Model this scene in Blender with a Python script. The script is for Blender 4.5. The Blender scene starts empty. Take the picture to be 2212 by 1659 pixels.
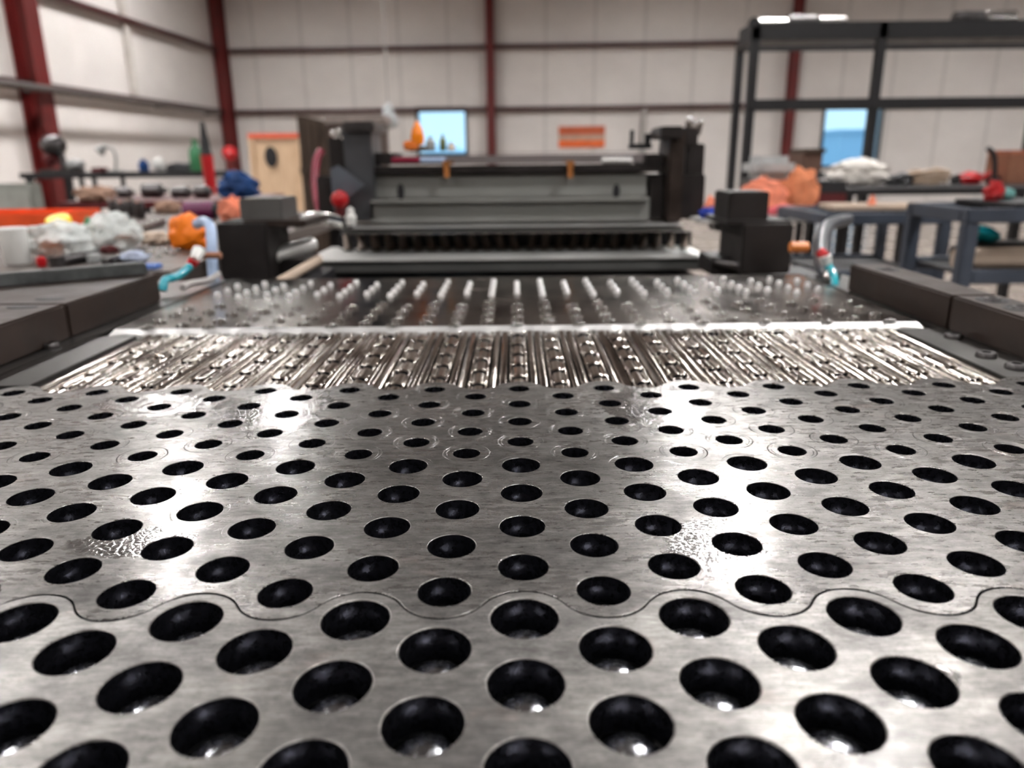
import bpy, bmesh, math, random
from mathutils import Vector, Matrix, noise
random.seed(7)
PI = math.pi
SC = bpy.context.scene
COL = SC.collection

# ------------------------------------------------------------------ camera
CZ = 1.15                                   # camera height above the floor
FW = Vector((-0.00509984, 0.95782377, -0.28731101))
RT = Vector((0.99994789, 0.00234364, -0.00993621))
UP = Vector((0.00884379, 0.28734671, 0.95778581))
FP = 1618.5                                 # focal length in pixels (2212 wide)
cam_d = bpy.data.cameras.new('camera')
cam = bpy.data.objects.new('camera', cam_d)
COL.objects.link(cam)
SC.camera = cam
cam.matrix_world = Matrix(((RT.x, UP.x, -FW.x, 0), (RT.y, UP.y, -FW.y, 0), (RT.z, UP.z, -FW.z, CZ), (0, 0, 0, 1)))
cam_d.sensor_width = 36
cam_d.lens = FP / 2212 * 36
cam_d.clip_start = 0.02
cam_d.clip_end = 300
cam_d.dof.use_dof = True
cam_d.dof.focus_distance = 0.47
cam_d.dof.aperture_fstop = cam_d.lens / 4.6

# ------------------------------------------------------------------ world, exposure
w = bpy.data.worlds.new('world')
SC.world = w
w.use_nodes = True
wn = w.node_tree
bgn = wn.nodes['Background']
sky = wn.nodes.new('ShaderNodeTexSky')
sky.sky_type = 'PREETHAM'
sky.turbidity = 2.6
sky.sun_direction = (0.2, -0.5, 0.8)
skm = wn.nodes.new('ShaderNodeMix')
skm.data_type = 'RGBA'
skm.inputs[0].default_value = .75
wn.links.new(sky.outputs[0], skm.inputs[6])
skm.inputs[7].default_value = (.42, .72, .90, 1)
wn.links.new(skm.outputs[2], bgn.inputs[0])
bgn.inputs[1].default_value = 0.9
SC.view_settings.view_transform = 'Standard'
SC.view_settings.look = 'None'
SC.view_settings.exposure = 1.05
SC.view_settings.gamma = 1.0
SC.view_settings.use_curve_mapping = False
LAMP = 200.0                                 # radiance of the ceiling panels
SC.cycles.use_denoising = True
SC.cycles.max_bounces = 8
SC.cycles.caustics_reflective = False
SC.cycles.caustics_refractive = False
SC.cycles.sample_clamp_indirect = 6


def at(px, py, Y):
    """world point seen at pixel (px, py) of the 2212x1659 frame at depth Y"""
    d = FW + RT * ((px - 1106) / FP) - UP * ((py - 829.5) / FP)
    d = d * (Y / d.y)
    return Vector((d.x, d.y, d.z + CZ))


def on(px, py, z):
    """world point seen at that pixel on the horizontal surface z"""
    d = FW + RT * ((px - 1106) / FP) - UP * ((py - 829.5) / FP)
    d = d * ((z - CZ) / d.z)
    return Vector((d.x, d.y, z))


# ------------------------------------------------------------------ materials
class NT:
    def __init__(s, name):
        s.m = bpy.data.materials.new(name)
        s.m.use_nodes = True
        s.t = s.m.node_tree
        s.b = s.t.nodes['Principled BSDF']
        s.out = s.t.nodes['Material Output']

    def n(s, kind, **kw):
        nd = s.t.nodes.new(kind)
        for k, v in kw.items():
            if k.startswith('i_'):
                key = k[2:]
                key = int(key) if key.isdigit() else key
                if hasattr(v, 'is_output') or isinstance(v, bpy.types.NodeSocket):
                    s.t.links.new(v, nd.inputs[key])
                else:
                    nd.inputs[key].default_value = v
            else:
                setattr(nd, k, v)
        return nd

    def l(s, a, b):
        s.t.links.new(a, b)

    def math(s, op, a, b=None, c=None):
        nd = s.t.nodes.new('ShaderNodeMath')
        nd.operation = op
        for i, v in enumerate((a, b, c)):
            if v is None:
                continue
            if isinstance(v, (int, float)):
                nd.inputs[i].default_value = v
            else:
                s.t.links.new(v, nd.inputs[i])
        return nd.outputs[0]

    def coords(s, scale=(1, 1, 1)):
        tc = s.n('ShaderNodeTexCoord')
        mp = s.n('ShaderNodeMapping')
        mp.inputs['Scale'].default_value = scale
        s.l(tc.outputs['Object'], mp.inputs[0])
        return mp.outputs[0]

    def noise(s, vec, scale, detail=4, rough=.55):
        nd = s.n('ShaderNodeTexNoise')
        s.l(vec, nd.inputs['Vector'])
        nd.inputs['Scale'].default_value = scale
        nd.inputs['Detail'].default_value = detail
        nd.inputs['Roughness'].default_value = rough
        return nd.outputs['Fac']

    def ramp(s, fac, stops):
        nd = s.n('ShaderNodeValToRGB')
        s.l(fac, nd.inputs[0])
        el = nd.color_ramp.elements
        while len(el) < len(stops):
            el.new(.5)
        for e, (p, c) in zip(el, stops):
            e.position = p
            e.color = (*c, 1) if not isinstance(c, (int, float)) else (c, c, c, 1)
        return nd.outputs[0]

    def remap(s, v, a, b, c, d):
        nd = s.n('ShaderNodeMapRange')
        s.l(v, nd.inputs[0])
        for i, x in enumerate((a, b, c, d)):
            nd.inputs[i + 1].default_value = x
        return nd.outputs[0]

    def bump(s, h, strength, dist, prev=None):
        nd = s.n('ShaderNodeBump')
        nd.inputs['Strength'].default_value = strength
        nd.inputs['Distance'].default_value = dist
        s.l(h, nd.inputs['Height'])
        if prev is not None:
            s.l(prev, nd.inputs['Normal'])
        return nd.outputs[0]


MC = {}


def mat(name, col, rough=.55, metal=0.0, var=.18, scale=12, bump=0.0, coat=0.0):
    """plain paint / plastic / cloth with a little procedural variation"""
    if name in MC:
        return MC[name]
    t = NT(name)
    v = t.noise(t.coords(), scale, 5)
    c = [x for x in col]
    t.l(t.ramp(v, [(.25, tuple(x * (1 - var) for x in c)), (.75, tuple(min(1, x * (1 + var)) for x in c))]), t.b.inputs['Base Color'])
    t.l(t.remap(v, .3, .7, max(.03, rough - .08), min(1, rough + .08)), t.b.inputs['Roughness'])
    t.b.inputs['Metallic'].default_value = metal
    t.b.inputs['Coat Weight'].default_value = coat
    if bump:
        t.l(t.bump(t.noise(t.coords(), scale * 3, 6), .5, bump), t.b.inputs['Normal'])
    MC[name] = t.m
    return t.m


DX, DY, X0, Y0 = 0.03853489, 0.02224812, 0.00303922, 0.47425478
ZP = 0.95                                   # top of the tooling plates


def steel_plate(name, rings, wet, dull=0.0):
    t = NT(name)
    tc = t.n('ShaderNodeTexCoord')
    sep = t.n('ShaderNodeSeparateXYZ')
    t.l(tc.outputs['Object'], sep.inputs[0])
    x, y = sep.outputs[0], sep.outputs[1]
    big = t.noise(t.coords(), 9, 5, .6)
    mid = t.noise(t.coords(), 55, 6, .65)
    streak = t.noise(t.coords((18, 420, 1)), 1.6, 5, .7)
    swirl = t.noise(t.coords((60, 160, 1)), 1.5, 4, .6)
    col = t.ramp(big, [(.25, (.19, .182, .175)), (.5, (.26, .248, .238)), (.78, (.35, .335, .322))])
    # small dark specks and rusty smears
    sp = t.noise(t.coords((110, 240, 1)), 3.0, 4, .7)
    mix = t.n('ShaderNodeMix', data_type='RGBA')
    t.l(t.math('MULTIPLY', t.remap(sp, .60, .70, 0, 1), t.remap(mid, .42, .62, 0, .8)), mix.inputs[0])
    t.l(col, mix.inputs[6])
    mix.inputs[7].default_value = (.10, .085, .075, 1)
    rust = t.noise(t.coords((5, 9, 1)), 3.1, 6, .7)
    mix2 = t.n('ShaderNodeMix', data_type='RGBA')
    t.l(t.remap(rust, .60, .80, 0, .45), mix2.inputs[0])
    t.l(mix.outputs[2], mix2.inputs[6])
    mix2.inputs[7].default_value = (.30, .19, .15, 1)
    # grinding lines and cloudy wear
    lines = t.noise(t.coords((70, 800, 1)), 1.3, 5, .75)
    cloud = t.noise(t.coords((1, 1.5, 1)), 30, 8, .75)
    smear = t.noise(t.coords((60, 210, 1)), 1.0, 6, .7)
    pits = t.noise(t.coords((1, 1.6, 1)), 620, 3, .6)
    tone = t.math('MULTIPLY', t.remap(lines, .34, .66, .74, 1.22), t.remap(cloud, .36, .64, .52, 1.22))
    tone = t.math('MULTIPLY', tone, t.remap(smear, .35, .65, .72, 1.2))
    pitm = t.math('MULTIPLY', t.remap(pits, .60, .68, 0, 1), t.remap(mid, .40, .60, 0, .85))
    tone = t.math('MULTIPLY', tone, t.math('SUBTRACT', 1.0, pitm))
    mix3 = t.n('ShaderNodeMix', data_type='RGBA', blend_type='MULTIPLY')
    mix3.inputs[0].default_value = 1
    t.l(mix2.outputs[2], mix3.inputs[6])
    t.l(tone, mix3.inputs[7])
    t.l(mix3.outputs[2], t.b.inputs['Base Color'])
    t.b.inputs['Metallic'].default_value = .82
    # oil patches
    wetf = None
    for (wx, wy, rx, ry) in wet:
        dx_ = t.math('DIVIDE', t.math('SUBTRACT', x, wx), rx)
        dy_ = t.math('DIVIDE', t.math('SUBTRACT', y, wy), ry)
        d = t.math('SQRT', t.math('ADD', t.math('MULTIPLY', dx_, dx_), t.math('MULTIPLY', dy_, dy_)))
        d = t.math('ADD', d, t.math('MULTIPLY', t.math('SUBTRACT', mid, .5), 1.6))
        f = t.remap(d, 1.0, .75, 0, 1)
        wetf = f if wetf is None else t.math('MAXIMUM', wetf, f)
    rough = t.math('ADD', t.remap(cloud, .35, .65, .36 + dull, .24 + dull), t.math('MULTIPLY', t.math('SUBTRACT', smear, .5), .35))
    n1 = t.bump(streak, .45, .00010)
    n1 = t.bump(swirl, .18, .00016, n1)
    n1 = t.bump(t.noise(t.coords((1.0, 1.7, 1)), 26, 3), .35, .0009, n1)
    if rings:                                # turned rings round each hole
        ux, uy = t.math('DIVIDE', t.math('SUBTRACT', x, X0), 2 * DX), t.math('DIVIDE', t.math('SUBTRACT', y, Y0), 2 * DY)

        def cell(ox):
            a = t.math('SUBTRACT', ux, ox)
            b = t.math('SUBTRACT', uy, ox)
            fa = t.math('MULTIPLY', t.math('SUBTRACT', a, t.math('ROUND', a)), 2 * DX)
            fb = t.math('MULTIPLY', t.math('SUBTRACT', b, t.math('ROUND', b)), 2 * DY)
            return t.math('SQRT', t.math('ADD', t.math('MULTIPLY', fa, fa), t.math('MULTIPLY', fb, fb)))
        d = t.math('MINIMUM', cell(0.0), cell(.5))
        g1 = t.math('MULTIPLY', t.remap(t.math('ABSOLUTE', t.math('SUBTRACT', d, .0166)), 0, .0005, 1, 0), t.remap(big, .3, .55, .35, 1))
        g2 = t.math('MULTIPLY', t.remap(t.math('ABSOLUTE', t.math('SUBTRACT', d, .0142)), 0, .0004, .5, 0), t.remap(mid, .35, .6, 0, 1))
        g = t.math('ADD', g1, g2)
        far = t.remap(y, Y0 + DY * .2, Y0 + DY * .8, .07, 1)
        g = t.math('MULTIPLY', g, far)
        n1 = t.bump(t.math('MULTIPLY', g, -1), .7, .0006, n1)
        t.l(t.math('MULTIPLY', tone, t.math('SUBTRACT', 1.0, t.math('MULTIPLY', g, .65))), mix3.inputs[7])
        rough = t.math('ADD', rough, t.math('MULTIPLY', g, .15))
    if wetf is not None:
        vo = t.n('ShaderNodeTexVoronoi', feature='DISTANCE_TO_EDGE')
        t.l(t.coords((1, 1.35, 1)), vo.inputs['Vector'])
        vo.inputs['Scale'].default_value = 250
        blob = t.remap(vo.outputs['Distance'], .02, .22, 0, 1)
        n1 = t.bump(t.math('MULTIPLY', blob, wetf), .3, .0002, n1)
        rough = t.math('MULTIPLY', rough, t.remap(wetf, 0, 1, 1, .45))
    oil = t.math('MULTIPLY', t.remap(cloud, .35, .65, .08, .4), t.remap(big, .35, .65, .4, 1))
    if wetf is not None:
        oil = t.math('MAXIMUM', oil, wetf)
    t.l(oil, t.b.inputs['Coat Weight'])
    t.b.inputs['Coat Roughness'].default_value = .11
    t.l(rough, t.b.inputs['Roughness'])
    t.l(n1, t.b.inputs['Coat Normal'])
    t.l(n1, t.b.inputs['Normal'])
    t.b.inputs['Anisotropic'].default_value = .35
    return t.m


WET = [(.115, .60, .045, .07), (.105, .36, .028, .035), (-.21, .37, .035, .02), (-.20, .60, .05, .06), (-.30, .615, .07, .03)]
M_mid = steel_plate('brushed_steel_with_oil', True, WET)
M_front = steel_plate('brushed_steel_worn', False, [(.16, .255, .02, .012)], .12)
M_recess_shade = mat('dark_bore_shade_steel', (.026, .026, .033), .28, .9, .3, 300)  # steel darkened: shade inside bores and notch gaps put into the colour
M_pin = mat('polished_dark_steel', (.50, .51, .54), .24, 1, .3, 260, .0002)
M_chrome = mat('bright_steel', (.62, .60, .58), .22, 1, .12, 120)
M_insert = mat('oiled_bright_steel', (.66, .61, .56), .14, 1, .10, 20)
M_insert2 = mat('oiled_dull_steel', (.42, .37, .33), .18, 1, .15, 20)
M_base = mat('dark_die_base', (.014, .013, .013), .5, .4)
M_strip = mat('ground_bright_strip', (.66, .65, .64), .5, .8, .08, 60)
M_rear = mat('oily_dark_plate', (.24, .215, .195), .20, 1, .35, 14, .0003)
M_dome = mat('bright_rough_domes', (.97, .96, .95), .36, .7, .05, 100)
M_bed = mat('worn_bed_steel', (.15, .145, .14), .34, 1, .3, 7, .0006)
M_block = mat('brown_black_oxide_steel', (.036, .024, .019), .45, .5, .35, 22, .0005)
M_blacksteel = mat('black_oxide_steel', (.024, .020, .019), .45, .5, .3, 14)
M_pressgrey = mat('satin_grey_steel', (.26, .26, .245), .48, .35, .12, 6)
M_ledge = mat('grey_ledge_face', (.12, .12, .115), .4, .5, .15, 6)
M_presslt = mat('pale_lit_ledge_steel', (.80, .80, .78), .46, .75, .12, 5)  # paler ledge steel, lamp light on the tops put into the colour
M_dark = mat('matt_black_paint', (.007, .007, .009), .5)
M_blue_grey = mat('blue_grey_paint', (.045, .056, .078), .42, .2, .25, 8)
M_copper = mat('copper_bolt', (.65, .27, .09), .35, .8)
M_red = mat('red_plastic', (.45, .006, .010), .35)
M_dkred = mat('dark_red_paint', (.085, .005, .007), .4)
M_orange = mat('orange_plastic', (.90, .20, .004), .45, 0, .15)
M_yellow = mat('yellow_plastic', (1.0, .60, .01), .4)
M_coral = mat('coral_cloth', (.80, .25, .15), .9, 0, .3, 25, .004)
M_brown = mat('brown_cardboard', (.30, .13, .075), .8, 0, .25, 9)
M_rag = mat('brown_rag', (.34, .21, .15), .95, 0, .4, 30, .004)
M_white = mat('white_plastic', (.72, .71, .68), .4, 0, .08)
M_grey = mat('grey_plastic', (.28, .285, .28), .45)
M_teal = mat('teal_plastic', (.01, .30, .36), .25, 0, .15, 20, 0, .5)
M_blue = mat('blue_cloth', (.004, .045, .17), .8, 0, .4, 20, .003)
M_paleblue = mat('pale_blue_hose', (.36, .46, .64), .4)
M_green = mat('green_plastic', (.03, .17, .07), .4)
M_purple = mat('purple_plastic', (.13, .012, .07), .4)
M_magenta = mat('crimson_hose', (.22, .006, .03), .4)
M_tan = mat('tan_board', (.46, .36, .28), .7, 0, .2, 6)
M_beige = mat('beige_paper', (.60, .48, .38), .8)
M_hose = mat('dark_hose_rubber', (.05, .055, .065), .35)
M_gun = mat('gunmetal', (.085, .08, .08), .35, .9, .3, 30)


def film(name, tint):
    t = NT(name)
    v = t.noise(t.coords(), 35, 6, .7)
    tr = t.n('ShaderNodeBsdfTransparent')
    mx = t.n('ShaderNodeMixShader')
    t.b.inputs['Base Color'].default_value = (*tint, 1)
    t.b.inputs['Roughness'].default_value = .18
    t.l(t.bump(v, .8, .01), t.b.inputs['Normal'])
    t.l(t.remap(v, .35, .65, .5, .92), mx.inputs[0])
    t.l(tr.outputs[0], mx.inputs[1])
    t.l(t.b.outputs[0], mx.inputs[2])
    t.l(mx.outputs[0], t.out.inputs[0])
    return t.m


M_film = film('clear_plastic_film', (.78, .82, .80))


def wood(name, c1, c2):
    t = NT(name)
    v = t.noise(t.coords((14, 14, 1.2)), 3, 5)
    t.l(t.ramp(v, [(.3, c1), (.7, c2)]), t.b.inputs['Base Color'])
    t.b.inputs['Roughness'].default_value = .75
    return t.m


M_wood = wood('pale_crate_wood', (.50, .33, .20), (.72, .53, .36))
M_dkwood = wood('dark_timber', (.035, .022, .015), (.09, .06, .04))


def wall_mat():
    t = NT('white_insulation_panel')
    br = t.noise(t.coords((.6, .6, .9)), 1.1, 4)
    col = t.ramp(br, [(.3, (.70, .655, .63)), (.7, (.81, .765, .735))])
    wv = t.n('ShaderNodeTexWave', wave_type='BANDS', bands_direction='X')
    t.l(t.coords(), wv.inputs['Vector'])
    wv.inputs['Scale'].default_value = .26
    wv.inputs['Distortion'].default_value = .15
    seam = t.remap(wv.outputs['Fac'], 0, .02, .82, 1)
    mul = t.n('ShaderNodeMix', data_type='RGBA', blend_type='MULTIPLY')
    mul.inputs[0].default_value = 1
    t.l(col, mul.inputs[6])
    t.l(seam, mul.inputs[7])
    t.l(mul.outputs[2], t.b.inputs['Base Color'])
    t.b.inputs['Roughness'].default_value = .6
    t.l(t.bump(t.noise(t.coords(), 3, 4), .5, .05), t.b.inputs['Normal'])
    return t.m


M_wall = wall_mat()
M_redsteel = mat('oxide_red_steel', (.115, .007, .006), .5, 0, .25, 3)
M_girt = mat('dark_red_girt', (.045, .009, .009), .55, 0, .3, 3)
M_conduit = mat('grey_conduit', (.42, .40, .385), .45, .4)
M_ceil = mat('ceiling_insulation', (.20, .185, .18), .8, 0, .1, .8)


def floor_mat():
    t = NT('sealed_concrete')
    v = t.noise(t.coords(), 1.3, 8, .65)
    t.l(t.ramp(v, [(.3, (.17, .14, .12)), (.7, (.28, .235, .20))]), t.b.inputs['Base Color'])
    t.l(t.remap(v, .3, .7, .18, .34), t.b.inputs['Roughness'])
    return t.m


M_floor = floor_mat()


def emis(name, col, st):
    t = NT(name)
    t.b.inputs['Base Color'].default_value = (*col, 1)
    t.b.inputs['Emission Color'].default_value = (*col, 1)
    t.b.inputs['Emission Strength'].default_value = st
    return t.m


M_lamp = emis('lamp_diffuser', (1.0, .98, .965), LAMP)
M_beacon = mat('amber_beacon', (1.0, .26, .01), .2, 0, .05)


def glass_mat():
    t = NT('window_glass')
    tr = t.n('ShaderNodeBsdfTransparent')
    tr.inputs[0].default_value = (.93, .97, 1, 1)
    gl = t.n('ShaderNodeBsdfGlossy')
    gl.inputs['Roughness'].default_value = .03
    fr = t.n('ShaderNodeFresnel')
    mx = t.n('ShaderNodeMixShader')
    t.l(fr.outputs[0], mx.inputs[0])
    t.l(tr.outputs[0], mx.inputs[1])
    t.l(gl.outputs[0], mx.inputs[2])
    t.l(mx.outputs[0], t.out.inputs[0])
    t.n('ShaderNodeTexNoise')
    return t.m


M_glass = glass_mat()


# ------------------------------------------------------------------ mesh building
class MB:
    def __init__(s):
        s.b = bmesh.new()

    def _add(s, verts, faces, M=None):
        vs = [s.b.verts.new(M @ Vector(v) if M else Vector(v)) for v in verts]
        for f in faces:
            try:
                s.b.faces.new([vs[i] for i in f])
            except ValueError:
                pass
        return vs

    def box(s, x0, y0, z0, x1, y1, z1, bev=0.0, M=None):
        t = bmesh.new()
        vs = [t.verts.new((x, y, z)) for z in (z0, z1) for y in (y0, y1) for x in (x0, x1)]
        for f in ((0, 2, 3, 1), (4, 5, 7, 6), (0, 1, 5, 4), (2, 6, 7, 3), (0, 4, 6, 2), (1, 3, 7, 5)):
            t.faces.new([vs[i] for i in f])
        if bev > 0:
            bmesh.ops.bevel(t, geom=t.edges[:] + t.verts[:], offset=bev, segments=2, affect='EDGES', clamp_overlap=True)
        s.merge(t, M)
        return s

    def merge(s, t, M=None):
        if M:
            bmesh.ops.transform(t, matrix=M, verts=t.verts[:])
        bmesh.ops.recalc_face_normals(t, faces=t.faces[:])
        me = bpy.data.meshes.new('tmp')
        t.to_mesh(me)
        t.free()
        s.b.from_mesh(me)
        bpy.data.meshes.remove(me)

    def lathe(s, prof, n=24, M=None, cap=True):
        """prof: list of (r, z)"""
        t = bmesh.new()
        rings = []
        for r, z in prof:
            if r < 1e-6:
                rings.append([t.verts.new((0, 0, z))])
            else:
                rings.append([t.verts.new((r * math.cos(2 * PI * k / n), r * math.sin(2 * PI * k / n), z)) for k in range(n)])
        for a, b in zip(rings, rings[1:]):
            for k in range(n):
                q = [a[k % len(a)], a[(k + 1) % len(a)], b[(k + 1) % len(b)], b[k % len(b)]]
                q2 = []
                for v in q:
                    if v not in q2:
                        q2.append(v)
                if len(q2) > 2:
                    t.faces.new(q2)
        if cap:
            for r_ in (rings[0], rings[-1]):
                if len(r_) > 2:
                    t.faces.new(r_)
        s.merge(t, M)
        return s

    def cyl(s, p, q, r, n=20, r2=None, bev=0.0):
        p, q = Vector(p), Vector(q)
        d = q - p
        L = d.length
        M = Matrix.Translation(p) @ d.to_track_quat('Z', 'Y').to_matrix().to_4x4()
        r2 = r if r2 is None else r2
        if bev:
            prof = [(r - bev, 0), (r, bev), (r2, L - bev), (r2 - bev, L)]
        else:
            prof = [(r, 0), (r2, L)]
        return s.lathe(prof, n, M)

    def tube(s, pts, r, n=12, sub=6):
        pts = [Vector(p) for p in pts]
        path = []
        if len(pts) > 2 and sub > 1:
            for i in range(len(pts) - 1):
                p0 = pts[max(i - 1, 0)]
                p1, p2 = pts[i], pts[i + 1]
                p3 = pts[min(i + 2, len(pts) - 1)]
                for k in range(sub):
                    u = k / sub
                    path.append(.5 * ((2 * p1) + (-p0 + p2) * u + (2 * p0 - 5 * p1 + 4 * p2 - p3) * u * u + (-p0 + 3 * p1 - 3 * p2 + p3) * u ** 3))
            path.append(pts[-1])
        else:
            path = pts
        t = bmesh.new()
        rings = []
        up = Vector((0, 0, 1))
        for i, p in enumerate(path):
            d = (path[min(i + 1, len(path) - 1)] - path[max(i - 1, 0)]).normalized()
            a = d.cross(up)
            if a.length < 1e-3:
                a = d.cross(Vector((0, 1, 0)))
            a.normalize()
            c = d.cross(a).normalized()
            if i:
                # keep frames aligned
                if a.dot(pa) < 0:
                    a, c = -a, -c
            pa = a
            rr = r(i / max(1, len(path) - 1)) if callable(r) else r
            rings.append([t.verts.new(p + (a * math.cos(2 * PI * k / n) + c * math.sin(2 * PI * k / n)) * rr) for k in range(n)])
        for x, y in zip(rings, rings[1:]):
            for k in range(n):
                t.faces.new((x[k], x[(k + 1) % n], y[(k + 1) % n], y[k]))
        t.faces.new(rings[0])
        t.faces.new(rings[-1])
        s.merge(t)
        return s

    def blob(s, c, size, seed=0, amp=.25, sub=4, flat=True, freq=2.2):
        """crumpled cloth / bag: noisy ellipsoid with a flat underside at c.z"""
        t = bmesh.new()
        bmesh.ops.create_icosphere(t, subdivisions=sub, radius=1)
        c = Vector(c)
        for v in t.verts:
            d = v.co.normalized()
            n_ = noise.noise(d * freq + Vector((seed * 3.1, seed * 1.7, 5))) + .5 * noise.noise(d * freq * 2.7 + Vector((seed, 9, 2)))
            k = 1 + amp * n_
            p = Vector((d.x * size[0] / 2 * k, d.y * size[1] / 2 * k, d.z * size[2] * .5 * k))
            zz = p.z + size[2] * .5 * .8
            if flat and zz < 0:
                zz = 0
            v.co = c + Vector((p.x, p.y, zz))
        s.merge(t)
        return s

    def prism(s, poly, y0, y1, M=None):
        """polygon in x,z extruded along y"""
        t = bmesh.new()
        a = [t.verts.new((x, y0, z)) for x, z in poly]
        b = [t.verts.new((x, y1, z)) for x, z in poly]
        t.faces.new(a)
        t.faces.new(b)
        n = len(poly)
        for i in range(n):
            t.faces.new((a[i], a[(i + 1) % n], b[(i + 1) % n], b[i]))
        s.merge(t, M)
        return s

    def build(s, name, m, parent=None, ang=38, loc=None):
        me = bpy.data.meshes.new(name)
        s.b.to_mesh(me)
        s.b.free()
        me.materials.append(m)
        for p in me.polygons:
            p.use_smooth = True
        me.set_sharp_from_angle(angle=math.radians(ang))
        o = bpy.data.objects.new(name, me)
        COL.objects.link(o)
        if parent is not None:
            o.parent = parent
            o.matrix_parent_inverse = Matrix.Translation(-parent.location)
        return o


def tag(o, label, cat, group=None, kind=None):
    o['label'] = label
    o['category'] = cat
    if group:
        o['group'] = group
    if kind:
        o['kind'] = kind
    return o


def thing(name, loc, label, cat, group=None):
    o = bpy.data.objects.new(name, None)
    o.empty_display_size = .05
    o.location = loc
    COL.objects.link(o)
    return tag(o, label, cat, group)


def struct(name, mb, m, parent=None):
    o = mb.build(name, m, parent)
    if parent is None:
        o['kind'] = 'structure'
    return o


# ------------------------------------------------------------------ the room (turned 2.3 degrees to the machine)
TH = 0.04
RA, RB, RE, RF = -8.18, 20.0, 19.0, -14.0     # left wall, back wall, right wall, wall behind
CH = 7.3
W1 = (-3.21, -2.03, 1.30, 2.37)               # back wall openings: x0, x1, z0, z1
W2 = (6.93, 8.28, .92, 2.33)
room = []


def rstruct(name, mb, m):
    o = struct(name, mb, m)
    o.rotation_euler.z = -TH
    room.append(o)
    return o


mb = MB().box(RA - .3, RF - .3, -.2, RE + .3, RB + .3, 0)
rstruct('floor', mb, M_floor)
mb = MB()
mb.box(RA - .3, RF - .3, CH, RE + .3, RB + .3, CH + .2)
for b in range(-12, 20, 2):
    mb.box(RA, b - .04, CH - .2, RE, b + .04, CH)
rstruct('ceiling', mb, M_ceil)
mb = MB()
xs = [RA - .3, W1[0], W1[1], W2[0], W2[1], RE + .3]
mb.box(xs[0], RB, 0, xs[1], RB + .2, CH)
mb.box(xs[2], RB, 0, xs[3], RB + .2, CH)
mb.box(xs[4], RB, 0, xs[5], RB + .2, CH)
for W in (W1, W2):
    mb.box(W[0], RB, 0, W[1], RB + .2, W[2])
    mb.box(W[0], RB, W[3], W[1], RB + .2, CH)
rstruct('wall_back', mb, M_wall)
rstruct('wall_left', MB().box(RA - .2, RF, 0, RA, RB, CH), M_wall)
rstruct('wall_right', MB().box(RE, RF, 0, RE + .2, RB, CH), M_wall)
rstruct('wall_front', MB().box(RA, RF - .2, 0, RE, RF, CH), M_wall)
for i, W in enumerate((W1, W2)):
    mb = MB()
    f = .06
    mb.box(W[0] - f, RB - .05, W[2] - f, W[0], RB + .12, W[3] + f)
    mb.box(W[1], RB - .05, W[2] - f, W[1] + f, RB + .12, W[3] + f)
    mb.box(W[0], RB - .05, W[3], W[1], RB + .12, W[3] + f)
    mb.box(W[0], RB - .05, W[2] - f, W[1], RB + .12, W[2])
    o = rstruct('window_%d' % (i + 1), mb, M_dark)
    g = MB().box(W[0], RB + .04, W[2], W[1], RB + .045, W[3]).build('glass', M_glass, o)
    g.matrix_parent_inverse = Matrix()

# red frame columns and girts
group_c = 'oxide red steel building columns'


def rthing(mb, name, m, label, cat, group=None):
    o = mb.build(name, m)
    o.rotation_euler.z = -TH
    return tag(o, label, cat, group)


def column(name, x, y, wx, wy, label):
    mb = MB()
    t_ = .03
    mb.box(x - wx / 2, y - wy / 2, 0, x + wx / 2, y - wy / 2 + t_, CH - .2)
    mb.box(x - wx / 2, y + wy / 2 - t_, 0, x + wx / 2, y + wy / 2, CH - .2)
    mb.box(x - .015, y - wy / 2 + t_, 0, x + .015, y + wy / 2 - t_, CH - .2)
    mb.box(x - wx / 2 - .05, y - wy / 2 - .05, 0, x + wx / 2 + .05, y + wy / 2 + .05, .03)
    return rthing(mb, name, M_redsteel, label, 'column', group_c)


column('steel_column', RA + .16, RB - .2, .26, .34, 'oxide red steel column standing in the room corner')
column('steel_column', -1.35, RB - .16, .20, .30, 'oxide red steel column just right of the small square window on back wall')
column('steel_column', 6.0, RB - .16, .20, .30, 'oxide red steel column on back wall seen between the rack posts, left of the tall window')
column('steel_column', 13.3, RB - .16, .20, .30, 'oxide red steel column far right on the back wall')


def lcolumn(y, label):
    mb = MB()
    mb.box(RA + .02, y - .19, 0, RA + .05, y + .19, CH - .2)
    mb.box(RA + .30, y - .17, 0, RA + .33, y + .17, CH - .2)
    mb.box(RA + .05, y - .015, 0, RA + .30, y + .015, CH - .2)
    mb.box(RA + .02, y - .25, 0, RA + .4, y + .25, .03)
    return rthing(mb, 'steel_column', M_redsteel, label, 'column', group_c)


lcolumn(12.3, 'wide oxide red steel column on the left wall at the photo edge')
for z, zl in ((2.35, 'lowest'), (3.78, 'middle'), (5.2, 'upper')):
    mb = MB()
    mb.prism([(0, 0), (0.0, .16), (.03, .16), (.03, .03), (.2, .03), (.2, 0)], 0, 1)
    mb.b.clear()
    # Z shaped girt along the back wall and along the left wall
    mb.box(RA + .35, RB - .16, z - .05, RE, RB - .145, z + .05)
    mb.box(RA + .35, RB - .16, z + .04, RE, RB - .005, z + .055)
    rthing(mb, 'wall_girt', M_girt, 'dark red horizontal girt of the back wall, %s one' % zl, 'girt', 'wall girts')
    mb = MB()
    mb.box(RA + .145, RF, z - .05, RA + .16, RB - .45, z + .05)
    mb.box(RA + .005, RF, z + .04, RA + .16, RB - .45, z + .055)
    rthing(mb, 'wall_girt', M_girt, 'dark red horizontal girt of the left wall, %s one' % zl, 'girt', 'wall girts')
mb = MB()
mb.cyl((RA + .42, 3, 2.25), (RA + .42, 18.6, 2.29), .05)
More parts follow.
